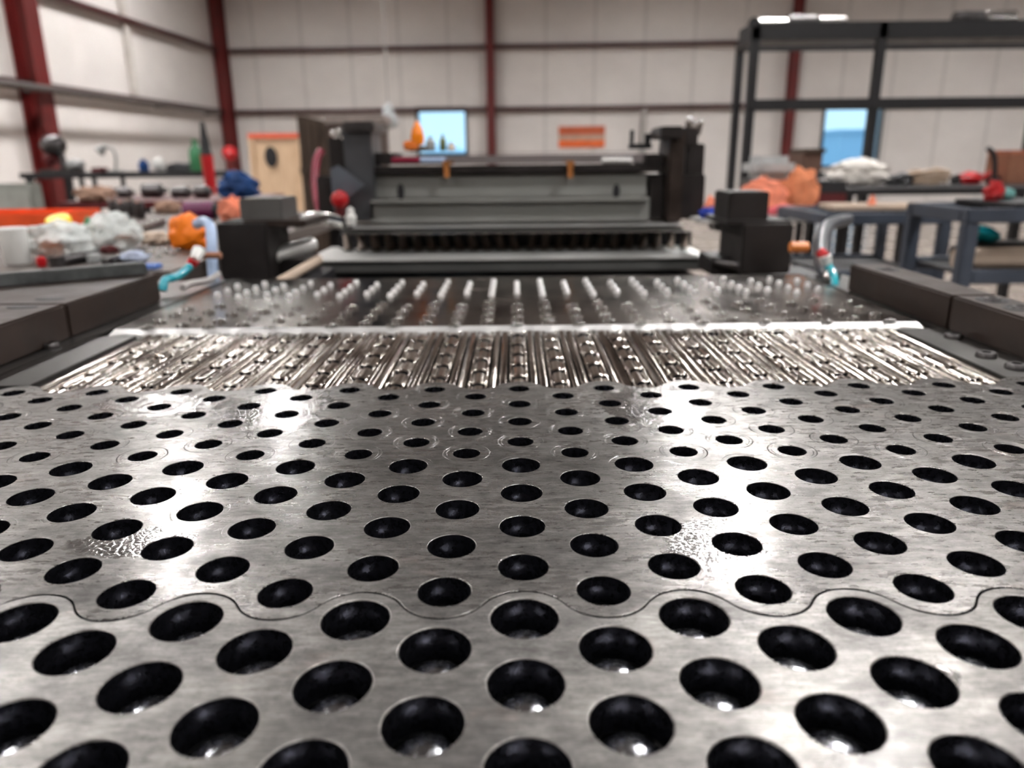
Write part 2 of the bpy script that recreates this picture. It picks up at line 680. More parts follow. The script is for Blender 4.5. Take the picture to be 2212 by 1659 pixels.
for y in (4, 8, 12, 16, 18.4):
    mb.box(RA + .17, y - .02, 2.22, RA + .46, y + .02, 2.26)
rthing(mb, 'conduit_pipe', mat('dark_grey_conduit', (.11, .095, .09), .5, .3), 'grey pipe running along the left wall past the red column', 'pipe')
mb = MB()
mb.box(RA + .02, 15.45, 2.42, RA + .10, 15.63, CH - .2, .01)
rthing(mb, 'downpipe', mat('off_white_duct', (.62, .58, .54), .5), 'pale flat vertical duct on left wall above the grey pipe', 'duct')

# ceiling lights
k = 0
for b, rl in ((-5.8, 'rearmost row behind the camera'), (-.4, 'row above the camera'), (5.0, 'row above the press'), (9.7, 'row halfway to back wall'), (14.4, 'row nearest the back wall')):
    for a, cl_ in ((-5.4, 'left of three'), (2.8, 'middle of three'), (11.0, 'right of three')):
        t_ = thing('ceiling_light', (0, 0, 0), 'white ceiling light panel, %s, %s' % (rl, cl_), 'light', 'ceiling lights of the shop')
        t_.rotation_euler.z = -TH
        t_.location = Matrix.Rotation(-TH, 3, 'Z') @ Vector((a, b, 6.0))
        h = MB().box(-.29, -.28, .0, .29, .28, .07, .01).box(-.01, -.22, .07, .01, -.20, CH - 6.0).box(-.01, .20, .07, .01, .22, CH - 6.0)
        for q in ((-.29, -.28, -.27, .28), (.27, -.28, .29, .28), (-.27, -.28, .27, -.26), (-.27, .26, .27, .28)):
            h.box(q[0], q[1], -.085, q[2], q[3], .0)  # added skirts that keep lamp light off the upper walls
        h = h.build('lamp_housing', M_grey, t_)
        d = MB().box(-.25, -.24, -.012, .25, .24, -.001).build('diffuser', M_lamp, t_)
        for q in (h, d):
            q.matrix_parent_inverse = Matrix()

# outside the windows
mb = MB().box(-60, RB + .5, -.4, 60, 140, -.3)
o = rstruct('ground', mb, mat('outdoor_gravel', (.95, .94, .90), .8))
mb = MB().box(14.0, 38, -.3, 16.5, 46, 2.2).box(13.8, 37.8, 2.2, 16.8, 46.2, 2.35)
rthing(mb, 'shed', mat('blue_grey_cladding', (.30, .45, .55), .6), 'blue grey shed outside seen through tall right window', 'building')
mb = MB().box(-9.2, 60, -.3, -6.4, 66, 1.7).prism([(-9.4, 1.7), (-6.2, 1.7), (-7.8, 2.4)], 59.8, 66.2)
rthing(mb, 'shed', mat('pale_cladding', (.60, .75, .82), .6), 'pale gabled shed outside seen through the small square window', 'building')


# ------------------------------------------------------------------ tooling plates
def scallop(x, kk, par, up=True):
    """edge that bulges (+y) round the holes of row kk in columns of parity par"""
    c = (x - X0) / DX - par
    t_ = abs(((c + 1) % 2) - 1) * DX           # distance to nearest tongue column
    r = DY
    yk = Y0 + DY * kk
    if t_ < DX / 2:
        return yk + math.sqrt(max(0, r * r - t_ * t_))
    return yk + DY - math.sqrt(max(0, r * r - (DX - t_) ** 2))


def plate(name, outline, holes, thick, bev, m_top, m_side, parent=None):
    cu = bpy.data.curves.new(name, 'CURVE')
    cu.dimensions = '2D'
    cu.fill_mode = 'BOTH'
    cu.extrude = thick / 2 - bev
    cu.bevel_depth = bev
    cu.bevel_resolution = 2
    cu.offset = -bev

    def spl(pts):
        s_ = cu.splines.new('POLY')
        s_.points.add(len(pts) - 1)
        for p, q in zip(s_.points, pts):
            p.co = (q[0], q[1], 0, 1)
        s_.use_cyclic_u = True
    spl(outline)
    for (hx, hy, r) in holes:
        spl([(hx + r * math.cos(-2 * PI * k / 56), hy + r * math.sin(-2 * PI * k / 56)) for k in range(56)])
    o = bpy.data.objects.new('tmp', cu)
    COL.objects.link(o)
    dg = bpy.context.evaluated_depsgraph_get()
    dg.update()
    me = bpy.data.meshes.new_from_object(o.evaluated_get(dg))
    bpy.data.objects.remove(o)
    bm = bmesh.new()
    bm.from_mesh(me)
    bmesh.ops.remove_doubles(bm, verts=bm.verts[:], dist=1e-6)
    bmesh.ops.recalc_face_normals(bm, faces=bm.faces[:])
    bmesh.ops.translate(bm, verts=bm.verts[:], vec=(0, 0, ZP - thick / 2))
    bm.to_mesh(me)
    bm.free()
    me.materials.clear()
    me.materials.append(m_top)
    me.materials.append(m_side)
    for p in me.polygons:
        p.use_smooth = abs(p.normal.z) < .995
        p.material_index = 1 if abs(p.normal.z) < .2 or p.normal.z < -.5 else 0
    me.name = name
    ob = bpy.data.objects.new(name, me)
    COL.objects.link(ob)
    if parent is not None:
        ob.parent = parent
        ob.matrix_parent_inverse = Matrix.Translation(-parent.location)
    return ob


def lattice(k0, k1, half):
    for kk in range(k0, k1 + 1):
        for c in range(-16, 17):
            if (c + kk) % 2 == 0 and abs(X0 + c * DX) < half:
                yield c, kk, X0 + c * DX, Y0 + kk * DY


HW = .515
GAP = .0006
xs_ = [-HW + i * (2 * HW) / 660 for i in range(661)]
# middle plate
out = [(x, scallop(x, -8, 0) + GAP) for x in xs_] + [(x, scallop(x, 8, 0)) for x in reversed(xs_)]
out = out
holes = [(x, y, .01305 if kk <= 0 else .0097) for c, kk, x, y in lattice(-7, 8, HW - .018)]
T_mid = thing('tube_hole_plate', (0, Y0, ZP - .03), 'brushed steel die plate with rows of large and small round holes and scalloped edges', 'plate')
plate('perforated_plate', out, holes, .016, .0004, M_mid, M_recess_shade, T_mid)
# front plate
out = [(-HW, .10), (HW, .10)] + [(x, scallop(x, -8, 0) - GAP) for x in reversed(xs_)]
holes = [(x, y, .0156) for c, kk, x, y in lattice(-16, -8, HW - .02) if y > .12]
T_fr = thing('large_hole_plate', (0, .2, ZP - .03), 'nearest steel plate, its holes larger, interlocking with the next plate along a wavy seam', 'plate')
plate('perforated_plate', out, holes, .018, .0007, M_front, M_recess_shade, T_fr)


def pin_mesh(r, z):
    m_ = MB()
    m_.lathe([(0, z + r * .34), (r * .3, z + r * .315), (r * .6, z + r * .22), (r * .82, z + r * .06), (r * .92, z - r * .1), (r * .95, z - .010)], 32)
    return m_


def add_pins(root, lst, r, z, lim=100):
    proto = None
    rest = None
    for i, (x, y) in enumerate(lst):
        if i < lim:
            if proto is None:
                proto = pin_mesh(r, z).build('ejector_pin', M_pin, root)
                o = proto
            else:
                o = proto.copy()
                COL.objects.link(o)
            o.location = (x, y, 0)
        else:
            if rest is None:
                rest = MB()
            rest.lathe([(0, z + r * .42), (r * .6, z + r * .25), (r * .95, z - r * .1), (r * .97, z - .008)], 20, Matrix.Translation((x, y, 0)))
    if rest is not None:
        o = rest.build('ejector_pins', M_pin, root)
        o['kind'] = 'stuff'


pl = sorted([(x, y) for c, kk, x, y in lattice(-16, -8, .34) if y > .17], key=lambda q: q[1] + abs(q[0]) * .2)
add_pins(T_fr, pl, .0138, ZP - .0150)
pl = sorted([(x, y) for c, kk, x, y in lattice(-7, 0, .42)], key=lambda q: q[1] + abs(q[0]) * .2)
add_pins(T_mid, pl, .0117, ZP - .0150)
# base under both plates
MB().box(-HW, Y0 - 8.2 * DY + .002, ZP - .05, HW, Y0 + 8 * DY - .002, ZP - .03).build('base_block', M_base, T_mid)
MB().box(-HW, .10, ZP - .05, HW, Y0 - 8.2 * DY - .002, ZP - .033).build('base_block', M_base, T_fr)

# ---- fin forming strip
YF1 = .893
T_fin = thing('fin_forming_strip', (0, .77, ZP - .03), 'strip of long ribbed bright steel die inserts with curved notches behind the holed plate', 'die strip')
MB().box(-.461, Y0 + 8 * DY + .003, ZP - .03, .461, YF1 + .01, ZP - .0085).build('base_block', M_base, T_fin)
PROF = [(-9.6, -6), (-9.2, -1.6), (-8.2, -.3), (-6.9, -.3), (-6.0, -1.7), (-4.6, -2.3), (-2.6, -1.2), (0, -.7), (2.6, -1.2), (4.6, -2.3), (6.0, -1.7), (6.9, -.3), (8.2, -.3), (9.2, -1.6), (9.6, -6)]


def segment(mb_, xc, ya, yb, edge=False):
    """rib segment; both ends curve toward the camera (-y) in the middle"""
    t = bmesh.new()
    R = .0108
    rows = []
    for j, v in enumerate((0, .04, .10, .3, .6, .85, .95, 1.0)):
        row = []
        for (px_, pz_) in PROF:
            x = px_ / 1000
            arc = -math.sqrt(max(0, R * R - x * x))
            a0 = ya + .002 + arc * .12
            if edge:
                a0 = max(a0, scallop(xc + x, 8, 0) + .0008)
            b0 = yb + arc * .95 + .0045
            z = pz_ / 1000
            if v == 0:
                z -= .0013
            if v == 1.0:
                z -= .0008
            if v in (.85, .95) and abs(px_) > 6 and abs(px_) < 9.5:
                z += .0014
            row.append(t.verts.new((xc + x, a0 + (b0 - a0) * v, ZP + z)))
        rows.append(row)
    for a, b in zip(rows, rows[1:]):
        for i in range(len(a) - 1):
            t.faces.new((a[i], a[i + 1], b[i + 1], b[i]))
    # end skirts
    for row in (rows[0], rows[-1]):
        low = [t.verts.new((v.co.x, v.co.y, ZP - .0085)) for v in row]
        for i in range(len(row) - 1):
            t.faces.new((row[i], row[i + 1], low[i + 1], low[i]))
    mb_.merge(t)


def bar(mb_, xa, xb, ya_f, yb, za, zb):
    """bar with a bevelled top sloping from za to zb (mm)"""
    t = bmesh.new()
    pr = [(xa, -8.5), (xa, za - .7), (xa + .7, za), (xb - .7, zb), (xb, zb - .7), (xb, -8.5)]
    rows = []
    for v in (0, .02, 1):
        row = []
        for (x, z) in pr:
            x /= 1000
            y0 = ya_f(x)
            row.append(t.verts.new((x, y0 + (yb - y0) * v, ZP + (z - (.5 if v == 0 and z > -8 else 0)) / 1000)))
        rows.append(row)
    for a, b in zip(rows, rows[1:]):
        for i in range(len(a) - 1):
            t.faces.new((a[i], a[i + 1], b[i + 1], b[i]))
    t.faces.new(rows[0])
    t.faces.new(rows[-1])
    mb_.merge(t)


for c in range(-11, 12):
    xc = X0 + c * DX
    par = c % 2
    mb = MB()
    y_end = YF1 - .004
    starts = [Y0 + kk * DY for kk in (range(10, 20, 2) if par == 0 else range(9, 19, 2))]
    ya = Y0 + DY * (8 if par == 0 else 7)
    g = .0016
    segs = []
    prev = ya
    for yk in starts:
        segs.append((prev + g, yk - g, prev == ya))
        prev = yk
    segs.append((prev + g, y_end + .004, False))
    for a, b, e in segs:
        if b > y_end:
            b = y_end
        if b - a > .004:
            segment(mb, xc, a, b, e)
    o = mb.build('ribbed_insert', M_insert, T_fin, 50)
    o.data.materials.append(M_recess_shade)  # end faces get the dark colour as painted shade in the notches
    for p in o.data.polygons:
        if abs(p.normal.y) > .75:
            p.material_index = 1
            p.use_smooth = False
for c in range(-12, 12):
    xm = X0 + c * DX
    f = lambda x: scallop(x, 8, 0) + .0008
    m1 = MB()
    jit = random.uniform(-.35, .35)
    bar(m1, xm * 1000 + 11.4, xm * 1000 + 17.4, f, YF1 - .002, -.2, -.5 + jit)
    m1.build('guide_bar', M_insert, T_fin, 50)
    m2 = MB()
    bar(m2, xm * 1000 + 19.6, xm * 1000 + 26.8, f, YF1 - .002, -1.0 + jit, -.6)
    m2.build('flat_guide_bar', M_insert2, T_fin, 50)

# ---- rear plate with punches
T_rear = thing('punch_plate', (0, 1.1, ZP - .03), 'dark oily plate with rows of small shiny punches beyond the ribbed strip', 'plate')
YR0 = .914
xr = [-.50 + i * 1.0 / 400 for i in range(401)]


def wavy(x):
    c = ((x - X0) / DX + .5) % 1 - .5
    return YR0 - .0085 * math.exp(-(c / .16) ** 2) + .002 * c


t = bmesh.new()
rows = []
for dy_, dz_ in ((-.0095, -.0085), (-.0092, -.0028), (0, .0012), (.0015, .0016)):
    rows.append([t.verts.new((x, (wavy(x) if dz_ < 0 else YR0) + dy_, ZP + dz_)) for x in xr])
for a, b in zip(rows, rows[1:]):
    for i in range(len(a) - 1):
        t.faces.new((a[i], a[i + 1], b[i + 1], b[i]))
mb = MB()
mb.merge(t)
mb.build('edge_strip', M_strip, T_rear, 60)
t = bmesh.new()
rows = [[t.verts.new((x, YR0 + .0015, ZP + .0016)) for x in xr], [t.verts.new((x, 1.318, ZP + .0016)) for x in xr],
        [t.verts.new((x, 1.318, ZP - .03)) for x in xr]]
for a, b in zip(rows, rows[1:]):
    for i in range(len(a) - 1):
        t.faces.new((a[i], a[i + 1], b[i + 1], b[i]))
mb = MB()
mb.merge(t)
mb.build('plate_body', M_rear, T_rear)
ZR = ZP + .0016


def punches(name, rowsdef, h, r, m, twin=True):
    mbp = MB()
    lst = []
    for c in range(-12, 13):
        for kk in rowsdef[c % 2]:
            lst.append((X0 + c * DX, Y0 + kk * DY))
    lst.sort(key=lambda q: q[1] + abs(q[0]) * .1)
    proto = None
    rest = None
    for i, (x, y) in enumerate(lst):
        if abs(x) > .47:
            continue
        if i < 100:
            if proto is None:
                p = MB()
                p.lathe([(r * 1.25, 0), (r * 1.25, h * .25), (r, h * .32), (r, h * .8), (r * .75, h * .95), (r * .3, h), (0, h)], 18, Matrix.Translation((0, 0, ZR)))
                if twin:
                    p.lathe([(r * .7, 0), (r * .7, h * .5), (r * .4, h * .62), (0, h * .65)], 12, Matrix.Translation((-r * 2.3, -r * .4, ZR)))
                    p.lathe([(r * .7, 0), (r * .7, h * .6), (r * .4, h * .72), (0, h * .75)], 12, Matrix.Translation((r * 1.7, r * .3, ZR)))
                proto = p.build(name, m, T_rear)
                o = proto
            else:
                o = proto.copy()
                COL.objects.link(o)
            o.location = (x, y, 0)
        else:
            if rest is None:
                rest = MB()
            rest.lathe([(r, 0), (r, h * .8), (r * .3, h), (0, h)], 12, Matrix.Translation((x, y, ZR)))
    if rest is not None:
        rest.build(name + '_bank', m, T_rear)['kind'] = 'stuff'


punches('lance_punch', {0: (19.8, 21.5, 23.5, 25.4), 1: (20.5, 22.3, 24.3, 26.3)}, .0050, .0030, M_chrome)
punches('domed_punch', {0: (30.2, 32.1, 34.1), 1: (29.4, 31.1, 33.0, 35.1)}, .0065, .0040, M_dome, False)

# ---- bed plate under everything
T_bed = thing('machine_bed', (0, .8, 0), 'long steel machine bed carrying the die plates', 'machine bed')
mb = MB().box(-.75, .10, ZP - .12, .60, 1.33, ZP - .05, .002)
mb.build('bed_plate', M_bed, T_bed)
T_sl = thing('side_plate', (-.63, .7, ZP - .05), 'flat worn steel plate under the left rail blocks', 'plate')
MB().box(-.75, .10, ZP - .05, -HW - .001, 1.33, ZP - .002, .001).build('plate_body', M_bed, T_sl)
T_sr = thing('side_plate', (.62, .7, ZP - .05), 'flat worn steel plate with bolt heads under the right rail blocks', 'plate')
MB().box(HW + .001, .10, ZP - .05, .585, 1.33, ZP - .002, .001).build('plate_body', M_bed, T_sr)
for sgn, T_ in ((-1, T_sl), (1, T_sr)):
    xa, xb_ = sorted((sgn * .462, sgn * HW))
    MB().box(xa, Y0 + 9.2 * DY, ZP - .028, xb_, YF1 - .002, ZP - .0015, .0008).build('shim_plate', M_bed, T_fin)
mb = MB()
mb.box(-.68, .15, .1, .56, 1.25, ZP - .12)
mb.build('bed_frame', M_blue_grey, T_bed)
for sx in (-.6, .44):
    for sy in (.2, 1.1):
        MB().box(sx, sy, 0, sx + .1, sy + .1, .1).build('foot', M_dark, T_bed)


def bolt(x, y, z, r, parent, m=M_gun):
    m_ = MB()
    m_.lathe([(r, 0), (r, .004), (r * .85, .006), (r * .5, .006), (r * .5, .003), (0, .003)], 20, Matrix.Translation((x, y, z)))
    return m_.build('cap_screw', m, parent)


# edge strip side shims flanking the inserts
for px_, py_ in ((2195, 793), (2060, 727), (2130, 768), (110, 747)):
    p = on(px_, py_, ZP)
    bolt(p.x, p.y, ZP - .002, .010, T_sr if p.x > 0 else T_sl)

# ---- rails
def rail(x0, x1, y0, y1, z1, label, bolts):
    r_ = thing('rail_block', ((x0 + x1) / 2, (y0 + y1) / 2, ZP - .002), label, 'steel block', 'brown steel rail blocks beside the plates')
    MB().box(x0, y0, ZP - .002, x1, y1, z1, .0025).build('block', M_block, r_)
    for (bx, by) in bolts:
        m_ = MB().lathe([(.017, 0), (.017, .0008), (.0135, .0008), (.0135, .0002), (0, .0002)], 24, Matrix.Translation((bx, by, z1)))
        m_.build('counterbore_ring', M_dark, r_)
        bolt(bx, by, z1 - .003, .0095, r_)
    return r_


zt = CZ - .16
rail(.519, .574, .885, 1.165, zt, 'far right dark brown steel block, beside the punch plate', [(.546, 1.10)])
rail(.519, .574, .30, .882, zt, 'near right dark brown steel block with screws, cut by the photo edge', [(.546, .85), (.546, .80), (.546, .70)])
rail(-.70, -.537, .885, 1.125, zt, 'far left dark brown steel block, beside the punch plate', [])
rl_ = rail(-.70, -.537, .30, .882, zt, 'near left dark brown steel block with slotted holes', [(-.60, .70)])
for px_, py_ in ((48, 664), (108, 646)):
    q = on(px_, py_, zt)
    MB().lathe([(.012, 0), (.012, .0008), (.0, .0008)], 24, Matrix.Translation(q) @ Matrix.Diagonal((1.5, .7, 1, 1))).build('slot', M_dark, rl_)

# dark grey bar lying skew across the left rail
a, b = Vector((-.695, 1.012, zt)), Vector((-.548, 1.118, zt))
d_ = (b - a).normalized()
Mb = Matrix.Translation(a) @ d_.to_track_quat('X', 'Z').to_matrix().to_4x4()
tag(MB().box(-.03, 0, 0, (b - a).length, .020, .018, .002, Mb).build('steel_bar', mat('mottled_grey_steel', (.085, .09, .09), .5, .5, .5, 45)), 'dark grey mottled bar lying skew on the far left rail block', 'bar')

# ------------------------------------------------------------------ second press station
PR = thing('press_station', (0, 1.98, 0), 'grey press with stepped ledges and dark upper beam beyond the die plates', 'press')


def pbox(name, x0, y0, x1, y1, Y, depth, m, bev=.003, parent=PR):
    """box whose front face spans two pixels corners at depth Y"""
    a = at(x0, y1, Y)
    b = at(x1, y0, Y)
    return MB().box(a.x, Y, a.z, b.x, Y + depth, b.z, bev).build(name, m, parent)


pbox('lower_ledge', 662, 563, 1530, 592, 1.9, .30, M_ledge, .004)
pbox('lit_ledge_top', 655, 558, 1534, 563, 1.895, .305, M_presslt, .001)  # thin pale slab painting the lamp light on the ledge
pbox('bed_foot', 700, 592, 1500, 640, 1.92, .4, M_dark)
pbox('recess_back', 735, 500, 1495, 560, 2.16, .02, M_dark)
for i in range(25):
    cx = 757 + i * 29.8
    p = at(cx, 527, 2.12)
    m_ = MB()
    m_.cyl((p.x, 2.09, p.z - .015), (p.x + .010 * (1 if i > 12 else -1), 2.12, p.z + .024), .0125, 14, .008)
    m_.build('feed_finger', mat('bronze_finger', (.30, .25, .21), .45, .5), PR)
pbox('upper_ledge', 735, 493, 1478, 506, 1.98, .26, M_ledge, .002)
pbox('lit_ledge_top', 735, 487, 1478, 493, 1.978, .2, M_presslt, .001)  # upper ledge painted paler on top in the same way, as lit
pbox('upper_shoe', 800, 432, 1404, 484, 2.02, .2, M_pressgrey, .004)
pbox('shoe_lip', 800, 426, 1404, 440, 2.0, .02, M_pressgrey, .002)
pbox('ram_face', 808, 374, 1398, 430, 2.06, .16, M_pressgrey, .003)
for cx in (866, 1331):
    a = at(cx - 9, 437, 2.055)
    m_ = MB().lathe([(.012, 0), (.012, .003), (.0, .003)], 18, Matrix.Translation(at(cx, 414, 2.062)) @ Matrix.Rotation(PI / 2, 4, 'X') @ Matrix.Diagonal((.8, 1.7, 1, 1)))
    m_.build('slot', M_dark, PR)
pbox('upper_beam', 800, 354, 1430, 378, 2.04, .28, M_blacksteel, .004)
pbox('beam_end', 800, 330, 845, 356, 2.06, .2, M_blacksteel, .003)
pbox('beam_end', 1395, 332, 1432, 356, 2.06, .2, M_blacksteel, .003)
pbox('beam_cap', 838, 326, 1425, 332, 2.07, .22, M_blacksteel, .001)
pbox('polished_strip', 845, 332, 1420, 356, 2.085, .18, mat('polished_beam_face', (.42, .40, .42), .16, 1, .1, 8), .002)
for cx in (965, 1232):
    p = at(cx, 365, 2.03)
    m_ = MB().cyl((p.x, 2.025, p.z - .022), (p.x, 2.025, p.z + .008), .0075, 18, .0075, .001).cyl((p.x, 2.025, p.z + .006), (p.x, 2.025, p.z + .020), .010, 6)
    m_.build('copper_bolt', M_copper, PR)
pbox('left_post', 752, 282, 800, 478, 2.02, .16, mat('slate_steel', (.085, .087, .095), .4, .6), .004)
pbox('left_post_cap', 740, 262, 806, 284, 2.0, .2, M_gun, .004)
pbox('left_cheek', 690, 380, 810, 470, 2.06, .14, M_blacksteel, .004)
pbox('right_post', 1440, 282, 1482, 480, 2.02, .16, M_block, .004)
pbox('right_cheek', 1400, 376, 1525, 474, 2.06, .14, M_blacksteel, .004)
pbox('right_box', 1480, 310, 1524, 384, 2.1, .12, M_blacksteel, .004)
pbox('right_post_cap', 1428, 272, 1478, 300, 2.0, .16, M_blacksteel, .004)
pbox('press_leg', 760, 640, 830, 1100, 2.1, .12, M_blue_grey)
pbox('press_leg', 1380, 640, 1450, 1100, 2.1, .12, M_blue_grey)
for o in list(PR.children):
    if o.name.startswith('press_leg'):
        for v in o.data.vertices:
            v.co.z = max(v.co.z, 0) if v.co.z > .3 else 0
for cx, cy in ((1488, 262), (1500, 272), (735, 285), (742, 300), (728, 296), (1512, 266), (722, 288)):
    p = at(cx, cy, 2.05)
    MB().lathe([(0, .012), (.008, .009), (.011, 0), (.008, -.009), (.003, -.03), (0, -.03)], 16, Matrix.Translation(p)).build('grease_fitting', M_chrome, PR)
pbox('post_bracket', 1478, 274, 1510, 316, 2.04, .05, M_blacksteel)
pbox('post_bracket', 715, 296, 756, 390, 2.04, .05, M_blacksteel)
m_ = MB()
m_.prism([(0, 0), (.085, .06), (.02, .11), (0, .1)], 0, .004, Matrix.Translation(at(720, 452, 1.99)))
m_.build('guard_plate', mat('grey_blue_guard', (.12, .135, .16), .35, .5), PR)


# side blocks of the press
def block_thing(name, label, boxes, Y0_, cat='steel block'):
    p = at((boxes[0][1] + boxes[0][3]) / 2, boxes[0][4], Y0_)
    r_ = thing(name, (p.x, Y0_, p.z), label, cat)
    for (nm, x0, y0, x1, y1, Y, d, m) in boxes:
        pbox(nm, x0, y0, x1, y1, Y, d, m, .003, r_)
    return r_


lb = block_thing('guide_housing', 'left dark steel guide housing with a raised block on top, beside the press', [
    ('lower_block', 480, 482, 572, 606, 1.55, .16, M_blacksteel),
    ('top_plate', 478, 476, 660, 492, 1.57, .22, M_block),
    ('raised_block', 520, 428, 606, 478, 1.6, .12, mat('slate_steel2', (.11, .105, .10), .45, .5)),
    ('lower_shelf', 560, 560, 660, 600, 1.62, .12, M_blacksteel)], 1.55)
MB().cyl(at(575, 560, 1.6), at(672, 528, 1.75), .018, 18).build('slide_rod', M_presslt, lb)
MB().cyl(at(600, 612, 1.5), at(690, 560, 1.62), .010, 14).build('link_rod', M_tan, lb)
MB().box(-.62, 1.5, 0, -.42, 1.75, at(560, 600, 1.6).z).build('housing_stand', M_dark, lb)
rbk = block_thing('guide_housing', 'right dark steel guide housing with a raised block on top, beside the press', [
    ('lower_block', 1600, 484, 1716, 592, 1.55, .18, M_blacksteel),
    ('top_plate', 1570, 476, 1712, 488, 1.57, .2, M_blacksteel),
    ('raised_block', 1572, 414, 1664, 478, 1.6, .12, M_blacksteel),
    ('lower_shelf', 1535, 556, 1610, 596, 1.62, .12, M_blacksteel)], 1.55)
MB().cyl(at(1548, 566, 1.62), at(1598, 574, 1.58), .009, 16).build('slide_rod', M_gun, rbk)
MB().box(.47, 1.5, 0, .66, 1.74, at(1560, 596, 1.6).z).build('housing_stand', M_dark, rbk)


# ------------------------------------------------------------------ generic small things
def table(name, x0, y0, x1, y1, z, th, m_top, m_leg, label, leg=.04, shelf=None, cat='table'):
    r_ = thing(name, ((x0 + x1) / 2, (y0 + y1) / 2, 0), label, cat)
    MB().box(x0, y0, z - th, x1, y1, z, min(.004, th * .2)).build('table_top', m_top, r_)
    for sx in (x0 + leg * .6, x1 - leg * 1.6):
        for sy in (y0 + leg * .6, y1 - leg * 1.6):
            MB().box(sx, sy, 0, sx + leg, sy + leg, z - th).build('leg', m_leg, r_)
    if shelf:
        MB().box(x0 + leg, y0 + leg, shelf - .02, x1 - leg, y1 - leg, shelf).build('shelf', m_top, r_)
    return r_


def S(px, p):
    """metres spanned by px pixels at point p"""
    return px * ((Vector((p.x, p.y, p.z - CZ))).dot(FW)) / FP


def bagT(name, px, py, z, wpx, hpx, m, label, cat, seed, amp=.3, dratio=.8, group=None):
    p = on(px, py, z)
    o = MB().blob(p + Vector((0, S(wpx, p) * dratio * .4, 0)), (S(wpx, p), S(wpx, p) * dratio, S(hpx, p)), seed, amp).build(name, m)
    return tag(o, label, cat, group)


def lathT(name, px, py, z, prof, m, label, cat, hpx, wpx, parts=(), group=None):
    """prof normalised: r in half widths, z in heights"""
    p = on(px, py, z)
    r, h = S(wpx, p) / 2, S(hpx, p)
    t_ = thing(name, (p.x, p.y + r, z), label, cat, group)
    Mx = Matrix.Translation((p.x, p.y + r, z))
    MB().lathe([(a * r, b * h) for a, b in prof], 24, Mx).build('body', m, t_)
    for (nm, pr, mm) in parts:
        MB().lathe([(a * r, b * h) for a, b in pr], 24, Mx).build(nm, mm, t_)
    return t_


BOTTLE = [(.9, 0), (1, .03), (1, .6), (.85, .7), (.4, .82), (.36, .9), (.36, .93)]
CAP = [(.42, .9), (.42, 1), (.1, 1.0), (0, 1.0)]
JAR = [(.9, 0), (1, .04), (1, .8), (.9, .86), (.9, .88)]
LID = [(.95, .86), (.95, 1), (.3, 1.0), (0, 1.0)]

# ------------------------------------------------------------------ left side
T1Z = .95
table('steel_table', -2.7, 1.44, -.66, 3.2, T1Z, .036, mat('scratched_table_steel', (.10, .08, .07), .45, .5, .45, 18, .001), M_dark,
      'low steel table at left, cluttered with bags and parts', .06)
t_ = lathT('white_tub', 22, 573, T1Z, [(.85, 0), (.9, .03), (1, .86), (1, .9)], M_white, 'white plastic tub at the left photo edge', 'tub', 78, 56,
           [('lid', [(1.04, .88), (1.04, .97), (.95, 1), (0, 1)], M_white)])
bagT('plastic_bag', 112, 566, T1Z, 135, 92, M_film, 'crumpled clear plastic bag beside the white tub', 'bag', 3, .28)
p = on(120, 556, T1Z)
tag(MB().blob((p.x - .01, p.y - .005, T1Z + .002), (.06, .04, .05), 8, .4).build('orange_rag', M_orange), 'small orange rag inside the clear bag by the white tub', 'rag')
p = on(130, 548, T1Z)
pz = at(130, 486, p.y - .01)
tag(MB().lathe([(0, 0), (.024, 0), (.027, .004), (.027, .014), (.024, .018), (0, .018)], 24, Matrix.Translation((pz.x, pz.y, pz.z)) @ Matrix.Rotation(.35, 4, 'X')).build('yellow_lid', M_yellow), 'yellow round lid lying on top of clear bag', 'lid')
bagT('plastic_bag', 222, 545, T1Z, 125, 88, M_film, 'milky plastic bag with a green mark, right of the other bag', 'bag', 6, .3)
p = on(200, 540, T1Z)
tag(MB().blob((p.x, p.y + .0, T1Z + .03), (.025, .03, .05), 12, .4).build('green_rag', M_green), 'green piece inside the milky plastic bag', 'rag')
bagT('cloth', 402, 541, T1Z, 80, 82, M_orange, 'bright orange bag standing upright near the pale blue hose', 'bag', 9, .26, .5)
bagT('orange_glove', 268, 527, T1Z, 46, 22, M_orange, 'small orange glove lying right of the milky bag', 'glove', 15, .4, .7)
bagT('paper_wad', 330, 530, T1Z, 60, 30, M_beige, 'beige crumpled paper wad between orange glove and orange bag', 'paper', 16, .4, .7)
bagT('red_cloth', 232, 548, T1Z, 40, 18, M_dkred, 'small dark red cloth in front of the orange glove', 'cloth', 17, .4, .6)
bagT('blue_cloth', 285, 566, T1Z, 60, 24, mat('pale_blue_cloth', (.50, .56, .70), .8), 'pale blue and white cloth at the front of the table', 'cloth', 18, .4, .5)
p = on(85, 577, T1Z)
tag(MB().lathe([(0, 0), (.008, 0), (.009, .003), (.009, .017), (.006, .02), (0, .02)], 20, Matrix.Translation(p + Vector((0, .01, 0)))).build('red_stopper', M_red), 'small red stopper on the front edge of the table', 'stopper')
p, q = on(255, 583, T1Z), on(345, 583, T1Z)
tag(MB().box(p.x, p.y, T1Z, q.x - .01, p.y + .03, T1Z + .009, .002).build('blue_bar', mat('blue_plastic', (.10, .20, .52), .4)), 'flat blue bar on table front edge', 'bar')
